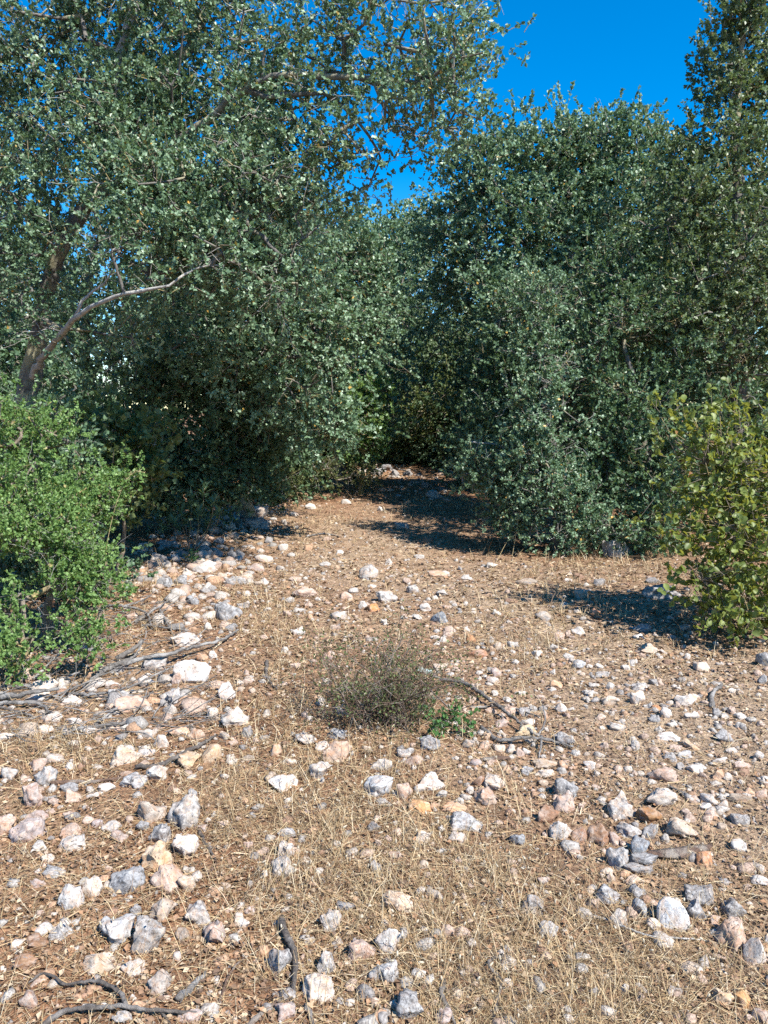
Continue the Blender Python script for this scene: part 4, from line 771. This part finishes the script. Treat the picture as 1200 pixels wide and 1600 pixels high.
S('stick', 'straight brown stick below the speckled rocks at far left', [([(80, 1225), (110, 1222), (150, 1221), (203, 1213)], 8)], 'brownwood', FG)
S('stick', 'crooked dark stick between the square cream block and long white rock', [([(213, 1199), (245, 1197), (270, 1186, .01), (305, 1168, .015), (337, 1149)], 8)], 'darkwood', FG)
S('stick', 'small curved dark twig on bare soil left of the dry shrub', [([(417, 1033), (416, 1055), (424, 1068), (434, 1077)], 5.5)], 'darkwood', FG)
S('stick', 'short dark twig right of the biggest lichen-grey boulder', [([(312, 1300), (322, 1320), (338, 1345)], 6)], 'darkwood', FG)
S('broken_branch', 'broken grey branch with twigs lying right of the dry shrub', [([(688, 1061), (725, 1067, .02), (760, 1090, .03), (800, 1120, .03), (840, 1148, .02), (892, 1166)], 6), ([(735, 1106), (790, 1104, .015), (842, 1120, .02)], 4), ([(752, 1137), (780, 1156, .01), (830, 1152, .03), (896, 1166, .01)], 6.5), ([(842, 1148, .02), (852, 1125, .05), (848, 1100, .08)], 3), ([(846, 1150, .03), (845, 1166, .02), (842, 1184)], 4)], 'deadwood', FG, 'branch')
S('stick', 'long thin pale stick in front of the pure white block', [([(925, 1430), (980, 1450, .01), (1020, 1463, .015), (1065, 1466, .01), (1114, 1471)], 4)], 'pale_bark', FG)
S('stick', 'dark twig at the bottom edge right of the grey rock', [([(694, 1533), (690, 1552, .01), (700, 1575, .01), (716, 1608)], 8)], 'darkwood', FG)
S('stick', 'crooked dark twig at the bottom edge in the straw', [([(770, 1608), (775, 1570), (783, 1532, .01), (766, 1514, .015), (768, 1498, .015), (805, 1490)], 7)], 'darkwood', FG)
S('stick', 'curved grey stick among the pale stones at right', [([(1112, 1104), (1112, 1088, .01), (1118, 1078, .01), (1128, 1070)], 8)], 'deadwood', FG)
S('bark_piece', 'slab of reddish brown bark beside the white boulder with ochre stains', [([(1003, 1335), (1030, 1330, .005), (1065, 1326, .01), (1112, 1318)], 17)], 'brownwood', FG, 'bark')
S('bark_piece', 'flat brown bark under the broken branch', [([(752, 1186), (775, 1184), (796, 1182)], 11)], 'brownwood', FG, 'bark')
S('bark_piece', 'grey wood chip behind the white rocks at right', [([(1046, 1228), (1062, 1236), (1078, 1246)], 7)], 'deadwood', FG, 'bark')
S('stick', 'dry stick lying across the grass in the far left of the clearing', [([(478, 838), (505, 834), (530, 838)], 3)], 'deadwood', FG)

def twig_tangle():
    g = np.random.default_rng(77); A, B, R_ = [], [], []
    for k in range(300):
        px, py = g.uniform(-40, 300), g.uniform(935, 1150)
        if py < 1000 and px < 120: continue
        p0 = at(px, py, g.uniform(.004, .05)); a = g.normal(.5, .55); L = g.uniform(.08, .4); d = np.array([math.cos(a), math.sin(a), g.normal(0, .12)]); r = g.uniform(.0012, .0042)
        for s_ in range(4):
            d = unit((d + g.normal(size=3) * .18)[None])[0]; p1 = p0 + d * L / 4; p1[2] = max(p1[2], H(p1[0], p1[1]) + r); A.append(p0); B.append(p1); R_.append(r * (1 - .12 * s_)); p0 = p1
    R_ = np.array(R_); V, Fc = prisms(np.array(A), np.array(B), R_, R_ * .9, 5); o = link('twig_litter', mesh_np('twig_litter', V, Fc, True), M['deadwood']); tag(o, 'tangle of thin grey dead twigs round the branch pile', 'twigs', None, 'stuff')
twig_tangle()
# ------------------------------------------------------------------ small plants
def spurge(label, base_px, stems, seed, llen=0.085):
    """stems: tip (px, py); each tip carries a whorl of long narrow leaves"""
    g = np.random.default_rng(seed); b = at(*base_px); Y = b[1]; root = empty('spurge_plant', b); tag(root, label, 'plant')
    tv = np.array([[-.07, 0, 0], [.07, 0, 0], [-.10, .55, .06], [.10, .55, .06], [0, 1, -.02]]); tf = np.array([[0, 1, 3], [0, 3, 2], [2, 3, 4]])
    lm = mesh_np('leaf', tv, tf, False, {'rnd': np.linspace(.3, .9, 5)})
    from mathutils import Matrix
    for k, (tx, ty, bare) in enumerate(stems):
        tip = P(tx, ty, Y + g.uniform(-.08, .08)); f = b + np.array([g.uniform(-.05, .05), g.uniform(-.05, .05), -.01])
        m = (f + tip) / 2 + np.array([(tip[0] - f[0]) * .25, 0, .03]); p = resample([f, m, tip], .04)
        V, Fc = tube(p, np.linspace(.006, .0035, len(p)), 6); stm = link('stem', mesh_np('stem', V - b, Fc, True), M['brownwood'] if bare else M['spurge_stem'], root)
        n = 0 if bare == 2 else 20
        for q in range(n):
            t = 1 - .28 * (q / n); c = f + (tip - f) * t if q else tip; a = q * 2.4 + k; el = .9 - 1.1 * (q / n)
            y = np.array([math.cos(a) * math.cos(el), math.sin(a) * math.cos(el), math.sin(el)]); x = unit(np.cross(y, [0, 0, 1.0])[None])[0]; z = np.cross(x, y); s = llen * g.uniform(.75, 1.2)
            o = link('leaf', lm, M['spurge'], stm); c = c - b
            o.matrix_local = Matrix(((x[0] * s, y[0] * s, z[0] * s, c[0]), (x[1] * s, y[1] * s, z[1] * s, c[1]), (x[2] * s, y[2] * s, z[2] * s, c[2]), (0, 0, 0, 1)))
    return root
M['spurge_stem'] = bark_mat('spurge_stem', (0.16, 0.09, 0.06), (0.24, 0.17, 0.10), (0.2, 0.2, 0.1))
spurge('spurge with bluish whorls of narrow leaves behind the rocks on the left', (300, 868), [(320, 760, 0), (335, 782, 0), (300, 775, 0), (283, 800, 0), (345, 800, 0), (310, 800, 0), (270, 815, 0), (328, 815, 0), (290, 820, 2), (312, 825, 2)], 51, .13)
spurge('small pale spurge poking out of the bright green bush at the left edge', (2, 1000), [(18, 925, 0)], 52, .085)
spurge('tall leggy spurge with reddish stems left of the round-leaved bush', (1047, 870), [(1050, 725, 0), (1035, 790, 0), (1030, 760, 0), (1018, 800, 2)], 53, .11)
spurge('single spurge sprig at the foot of the narrow oak shrub', (762, 815), [(752, 768, 0)], 54, .10)

def dry_shrub():
    g = np.random.default_rng(61); b = at(595, 1128); root = empty('dry_shrub', b); tag(root, 'low dry brown shrub with tiny olive leaves in the middle of the clearing', 'shrub')
    n = 80; A = []; B = []; ra = []; tips = []
    for k in range(n):
        a = g.uniform(0, 6.28); lean = g.uniform(.1, 1.0); L = g.uniform(.22, .55)
        f = b + np.array([g.normal() * .11 + .04, g.normal() * .07, -.01]); d = unit(np.array([[math.cos(a) * lean, math.sin(a) * lean * .8, 1.0]]))[0]
        p0 = f
        for s in range(4):
            d = unit((d + g.normal(size=3) * .22 + np.array([0, 0, -.05 * s]))[None])[0]; p1 = p0 + d * L / 4; A.append(p0); B.append(p1); ra.append(.0030 - .0005 * s)
            for tw in range(3):
                d2 = unit((d + g.normal(size=3) * .9)[None])[0]; q = p1 + d2 * g.uniform(.03, .11); A.append(p1); B.append(q); ra.append(.0013); tips.append((p1, q))
                q2 = q + unit((d2 + g.normal(size=3) * .8)[None])[0] * .04; A.append(q); B.append(q2); ra.append(.0010); tips.append((q, q2))
            p0 = p1
    A = np.array(A); B = np.array(B); ra = np.array(ra); zmin = ground_h(B[:, 0], B[:, 1]) + .01; B[:, 2] = np.maximum(B[:, 2], zmin)
    V, Fc = prisms(A, B, ra, ra * .75, 4); link('stems', mesh_np('stems', V - b, Fc, True), M['brownwood'], root)['kind'] = 'stuff'
    # long arching bare stem
    for k, pts in enumerate(([(596, 1125), (585, 1070, .1), (590, 1010, .2), (605, 1000, .2)], [(600, 1120), (640, 1060, .12), (690, 1095, .06), (720, 1130, .01)])):
        q = resample(np.array([at(*p) for p in pts]), .04); V, Fc = tube(q, np.linspace(.005, .0025, len(q)), 6, .2, k); link('stem', mesh_np('stem', V - b, Fc, True), M['deadwood'], root)
    T = np.array([t[1] for t in tips]); Q = T[g.integers(0, len(T), 5200)] + g.normal(size=(5200, 3)) * .012
    link('foliage', leaves_mesh('foliage', Q, rvec(g, 5200), rvec(g, 5200) + np.array([0, 0, .8]), g.uniform(.008, .017, 5200), g.uniform(0, 1, 5200), False, b), M['scrub'], root)['kind'] = 'stuff'
dry_shrub()
def sprig(label, spots, seed):
    g = np.random.default_rng(seed); b = at(*spots[0]); root = empty('oak_sprig', b); tag(root, label, 'plant')
    A, B, pos = [], [], []
    for (px, py) in spots:
        f = at(px, py)
        for k in range(5):
            tip = f + np.array([g.normal() * .05, g.normal() * .05, g.uniform(.04, .13)]); A.append(f); B.append(tip)
            t = g.uniform(.2, 1.05, 9)[:, None]; pos.append(f + (tip - f) * t + g.normal(size=(9, 3)) * .008)
    A = np.array(A); B = np.array(B); pos = np.vstack(pos)
    V, Fc = prisms(A, B, np.full(len(A), .0016), np.full(len(A), .001), 3); link('stems', mesh_np('stems', V - b, Fc), M['twig'], root)['kind'] = 'stuff'
    link('foliage', leaves_mesh('foliage', pos, rvec(g, len(pos)) + np.array([0, 0, .3]), rvec(g, len(pos)) + np.array([0, 0, 1.]), g.uniform(.016, .028, len(pos)), g.uniform(0, 1, len(pos)), True, b), M['sprig'], root)['kind'] = 'stuff'
sprig('fresh green oak seedling at the right foot of the dry shrub', [(690, 1140), (705, 1130), (720, 1148), (680, 1155), (735, 1152), (672, 1120)], 71)
sprig('tiny yellow-green seedling among the rocks below the left spurge', [(302, 880), (306, 874), (298, 878)], 72)

# tall dry grass stalks that stand alone
def stalk(label, pts, Y, r=.0022, head=True):
    q = resample(np.array([at(*pts[0])] + [P(x, y, Y) for x, y in pts[1:]]), .03); b = q[0].copy()
    V, Fc = tube(q, np.linspace(r, r * .5, len(q)), 5); root = link('grass_stalk', mesh_np('grass_stalk', V - b, Fc, True), M['stalk'], None, tuple(b)); tag(root, label, 'grass stalk')
    if head:
        g = np.random.default_rng(len(label)); n = 16; t = g.integers(int(len(q) * .8), len(q), n); A = q[t]; B = A + unit(g.normal(size=(n, 3)) + np.array([0, 0, .3])) * .025
        V, Fc = prisms(A, B, np.full(n, .0018), np.full(n, .0008), 3); link('seed_head', mesh_np('seed_head', V - b, Fc), M['stalk'], root)
m_, t_, b_, o_ = new_mat('dry_stalk'); b_.inputs['Base Color'].default_value = (.46, .36, .19, 1); b_.inputs['Roughness'].default_value = .6; M['stalk'] = m_
ya = at(155, 1000)[1]
stalk('long arching dry grass stalk in front of the bright green bush', [(158, 985), (163, 880), (178, 800), (195, 755), (210, 738), (226, 738)], ya)
yb = at(802, 870)[1]
stalk('straight dry stalk at the foot of the narrow oak shrub', [(800, 872), (806, 835), (812, 800)], yb)
stalk('short dry stalk leaning beside the straight one', [(775, 880), (790, 850), (800, 838)], yb, head=False)
# ------------------------------------------------------------------ ground cover nobody could count
def spread(n, y0=1.25, y1=20.0, p=1.0, side=0.9, g=rng):
    u = g.uniform(size=n)
    Y = y0 * (y1 / y0) ** u if p == 1.0 else (y0 ** (1 - p) + u * (y1 ** (1 - p) - y0 ** (1 - p))) ** (1 / (1 - p))
    X = g.uniform(-1, 1, n) * (0.56 * Y + side)
    return X, Y
def pix(X, Y):
    z = ground_h(X, Y) - CAM_Z; d = Y * cp - z * sp_; u = Y * sp_ + z * cp
    return 600 + F * X / d, 800 - F * u / d
def field(X, Y, spots):
    x, y = pix(X, Y); m = np.zeros(len(X))
    for (a, b, sx, sy, k) in spots: m += k * np.exp(-((x - a) / sx) ** 2 - ((y - b) / sy) ** 2)
    return m
STRAW = [(520, 1290, 170, 120, 1.0), (600, 1420, 180, 110, .9), (800, 1480, 190, 110, 1.0), (860, 1580, 180, 60, 1.0), (1000, 1540, 200, 80, .7), (120, 1170, 130, 35, .9), (470, 820, 70, 25, .9), (400, 960, 50, 50, .9), (480, 1000, 90, 40, .5),
         (380, 1250, 100, 60, .7), (850, 960, 120, 60, .6), (700, 790, 120, 25, .6), (950, 880, 120, 25, .8), (820, 1030, 80, 60, .35), (1100, 1400, 90, 60, .5), (150, 1430, 150, 90, .35), (450, 1110, 80, 60, .5), (660, 1370, 120, 60, .6), (200, 940, 60, 60, .7), (1130, 950, 60, 50, .5)]
PEBB = [(560, 900, 150, 70, .9), (640, 960, 120, 60, .8), (1080, 1120, 140, 90, 1.2), (900, 1060, 150, 80, .8), (1000, 1200, 200, 90, .8), (760, 1130, 100, 60, .5), (330, 860, 90, 60, .8), (600, 860, 80, 40, .8), (250, 1130, 160, 60, .4), (1130, 1250, 120, 60, .6), (610, 740, 100, 15, .7)]
PEB_COL = np.array([[.45, .405, .36], [.44, .335, .27], [.38, .36, .335], [.42, .275, .18], [.28, .265, .255], [.44, .36, .29], [.31, .20, .14]])
def under_rock(X, Y, pad=0.9):
    bad = np.zeros(len(X), bool)
    for (a, b, r) in stone_pos: bad |= (X - a) ** 2 + (Y - b) ** 2 < (r * pad) ** 2
    return bad
def pebbles(name, label, n, smin, smax, sub, y1, side, p=1.0, spots=None):
    X, Y = spread(n, y1=y1, side=side, p=p); k = np.clip(.45 + field(X, Y, PEBB), 0, 1.2) / 1.2 if spots is None else np.clip(field(X, Y, spots), 0, 1)
    keep = (rng.uniform(size=n) < k) & ~under_rock(X, Y); X, Y = X[keep], Y[keep]; n = len(X)
    z = None; s = smin * (smax / smin) ** (rng.uniform(size=n) ** 1.8); V, Fs, Cs, o = [], [], [], 0
    kind = rng.integers(0, 8, n); z = ground_h(X, Y)
    for t in range(8):
        q = kind == t; tv, tf = rock_shape(300 + t, sub, 9 if sub else 3, .9); sc_ = s[q][:, None] * rng.uniform(.6, 1.15, (q.sum(), 3)) * np.array([1.1, 1.0, .75])
        loc = np.stack([X[q], Y[q], z[q] + sc_[:, 2] * .12], 1); v, f = merge_inst(tv, tf, loc, sc_, rng.uniform(0, 6.28, q.sum()), rng.normal(0, .3, q.sum()))
        c = PEB_COL[rng.choice(7, q.sum(), p=[.26, .2, .17, .12, .09, .1, .06])] * rng.uniform(.75, 1.12, (q.sum(), 1))
        V.append(v); Fs.append(f + o); Cs.append(np.repeat(c, len(tv), 0)); o += len(v)
    ob = link(name, mesh_np(name, np.vstack(V), np.vstack(Fs), sub > 1, None, np.vstack(Cs)), M['pebble']); tag(ob, label, name, None, 'stuff')
pebbles('rubble', 'countless small limestone fragments strewn between the rocks', 3400, .024, .058, 2, 8, .8, .8)
pebbles('scree', 'tiny angular limestone chips strewn along the clearing', 14000, .016, .055, 1, 20, .9, .6)
pebbles('rock_debris', 'broken grey-white limestone debris banked along the left edge of the clearing', 22000, .04, .15, 2, 20, .9, .5, [(340, 845, 90, 40, .9), (280, 900, 90, 35, .9), (390, 800, 60, 25, .7), (330, 950, 60, 30, .6), (200, 1100, 150, 40, .45), (610, 738, 70, 10, .9), (680, 760, 60, 18, .5)])
pebbles('gravel', 'fine limestone gravel scattered over the reddish soil', 30000, .006, .020, 0, 11, .6)

def extra_stones():                                      # the remaining stones of the list, joined
    V, Fs, Cs, o = [], [], [], 0
    for i, r in enumerate(extra):
        loc, dim = place_stone(r, i); v, f = rock_shape(5000 + i, 3, 10); v = v * dim + loc; V.append(v); Fs.append(f + o); o += len(v)
        Cs.append(np.repeat(np.array(TONE[r['c']][0])[None], len(v), 0))
    ob = link('stone_fragments', mesh_np('stone_fragments', np.vstack(V), np.vstack(Fs), True, None, np.vstack(Cs)), M['pebble']); tag(ob, 'remaining small pale stones lying among the larger rocks', 'stones', None, 'stuff')
if extra: extra_stones()

STRAW_COL = np.array([[.38, .265, .14], [.49, .38, .22], [.25, .16, .092], [.61, .51, .345], [.14, .095, .06]])
def straw_litter(n, y1):
    X, Y = spread(n, y1=y1, side=.8); k = np.clip(.5 + field(X, Y, STRAW), 0, 1.3) / 1.3; keep = rng.uniform(size=n) < k; X, Y = X[keep], Y[keep]; n = len(X)
    L = rng.uniform(.02, .13, n) ** 1.0 * rng.uniform(.5, 1, n); W = rng.uniform(.0005, .0011, n) * np.clip(Y / 2.2, 1, 4) ** .85; a = rng.uniform(0, 6.28, n)
    d = np.stack([np.cos(a), np.sin(a)], 1); z0 = rng.uniform(.001, .014, n); lift = rng.normal(0, .012, n) * (L / .06); c2 = rng.normal(0, .12, n) * L
    pts = []
    for t in (-.5, .5):
        x = X + d[:, 0] * L * t - d[:, 1] * c2 * (abs(t) * 2); y = Y + d[:, 1] * L * t + d[:, 0] * c2 * (abs(t) * 2)
        pts.append(np.stack([x, y, ground_h(x, y) + np.maximum(z0 + lift * t, .001)], 1))
    nrm = np.stack([-d[:, 1], d[:, 0], rng.normal(0, .5, n)], 1) * W[:, None]
    V = np.stack([pts[0] - nrm, pts[0] + nrm, pts[1] + nrm * .5, pts[1] - nrm * .5], 1).reshape(-1, 3)
    Fc = np.arange(n * 4).reshape(-1, 4)
    c = STRAW_COL[rng.choice(5, n, p=[.32, .25, .2, .11, .12])] * rng.uniform(.75, 1.15, (n, 1))
    ob = link('straw', mesh_np('straw', V, Fc, False, None, np.repeat(c, 4, 0)), M['straw']); tag(ob, 'dry fallen grass straw matted over the ground', 'straw', None, 'stuff')
straw_litter(165000, 19)

def dry_grass(nt, y1):
    X, Y = spread(nt, y1=y1, side=.7); k = np.clip(.07 + field(X, Y, STRAW), 0, 1.2) / 1.2; keep = (rng.uniform(size=nt) < k) & ~under_rock(X, Y, .7); X, Y = X[keep], Y[keep]
    nb = 8; n = len(X) * nb; bx = np.repeat(X, nb) + rng.normal(0, .018, n); by = np.repeat(Y, nb) + rng.normal(0, .018, n)
    L = np.repeat(rng.uniform(.05, .2, len(X)) * rng.uniform(.5, 1.1, len(X)), nb) * rng.uniform(.5, 1.3, n); tall = rng.uniform(size=n) < .04; L[tall] *= 1.7
    a = rng.uniform(0, 6.28, n); lean = rng.uniform(.25, 1.5, n); W = rng.uniform(.0005, .0010, n) * np.clip(by / 2.2, 1, 4) ** .85
    d = np.stack([np.cos(a) * np.sin(lean), np.sin(a) * np.sin(lean), np.cos(lean)], 1); p0 = np.stack([bx, by, ground_h(bx, by) - .003], 1)
    p1 = p0 + d * (L * .5)[:, None]; d2 = unit(d + np.array([0, 0, -.45]) * lean[:, None] + rng.normal(0, .15, (n, 3))); p2 = p1 + d2 * (L * .5)[:, None]
    p2[:, 2] = np.maximum(p2[:, 2], ground_h(p2[:, 0], p2[:, 1]) + .004)
    s = np.stack([-np.sin(a), np.cos(a), rng.normal(0, .3, n)], 1) * W[:, None]
    V = np.stack([p0 - s, p0 + s, p1 - s * .8, p1 + s * .8, p2 - s * .25, p2 + s * .25], 1).reshape(-1, 3)
    tf = np.array([[0, 1, 3, 2], [2, 3, 5, 4]]); Fc = (tf[None] + (np.arange(n) * 6)[:, None, None]).reshape(-1, 4)
    c = STRAW_COL[rng.choice(5, n, p=[.36, .30, .14, .14, .06])] * rng.uniform(.75, 1.15, (n, 1))
    ob = link('dry_grass', mesh_np('dry_grass', V, Fc, False, None, np.repeat(c, 6, 0)), M['straw']); tag(ob, 'short dry golden grass growing between the stones', 'grass', None, 'stuff')
    # fluffy pale seed heads on some blades
    h = np.where(tall)[0]; sel = h[: 900]; tv, tf2 = ICO[1]; sc_ = np.stack([np.full(len(sel), .0032)] * 2 + [rng.uniform(.006, .012, len(sel))], 1)
    v, f = merge_inst(tv, tf2, p2[sel], sc_, rng.uniform(0, 6, len(sel)), rng.normal(0, .8, len(sel)))
    ob = link('seed_heads', mesh_np('seed_heads', v, f, True, None, np.repeat(np.array([[.50, .43, .32]]) * rng.uniform(.8, 1.1, (len(sel), 1)), len(tv), 0)), M['straw']); tag(ob, 'pale fluffy seed heads among the dry grass', 'seed heads', None, 'stuff')
dry_grass(19000, 17)

def leaf_litter(n, y1):
    X, Y = spread(n, y1=y1, side=.8); k = np.clip(.32 + field(X, Y, [(350, 1450, 260, 140, .8), (650, 1450, 250, 120, .5), (100, 1300, 150, 150, .5), (900, 1240, 130, 60, .5), (1100, 1000, 120, 60, .7), (700, 1080, 120, 60, .3), (420, 1080, 90, 80, .6), (1150, 1450, 120, 120, .5)]), 0, 1); keep = rng.uniform(size=n) < k; X, Y = X[keep], Y[keep]; n = len(X)
    a = rng.uniform(0, 6.28, n); s = rng.uniform(.008, .024, n) * np.clip(Y / 3, 1, 2.2)
    pos = np.stack([X, Y, ground_h(X, Y) + rng.uniform(.002, .010, n)], 1); ax = np.stack([np.cos(a), np.sin(a), rng.normal(0, .25, n)], 1); nr = unit(rng.normal(0, .4, (n, 3)) + np.array([0, 0, 1.]))
    y = unit(ax); x = unit(np.cross(y, nr)); z = np.cross(x, y); T = LEAF4 * np.array([1, 1, 2.0])
    V = pos[:, None] + s[:, None, None] * (T[None, :, 0:1] * x[:, None] + T[None, :, 1:2] * y[:, None] + T[None, :, 2:3] * z[:, None]); Fc = (F4[None] + (np.arange(n) * 4)[:, None, None]).reshape(-1, 3)
    LC = np.array([[.21, .13, .08], [.31, .21, .13], [.14, .09, .06], [.39, .30, .20], [.27, .155, .085]]); c = LC[rng.integers(0, 5, n)] * rng.uniform(.7, 1.2, (n, 1))
    ob = link('leaf_litter', mesh_np('leaf_litter', V.reshape(-1, 3), Fc, False, None, np.repeat(c, 4, 0)), M['litter']); tag(ob, 'brown dead leaves and crumbs littering the soil', 'leaf litter', None, 'stuff')
leaf_litter(120000, 18)
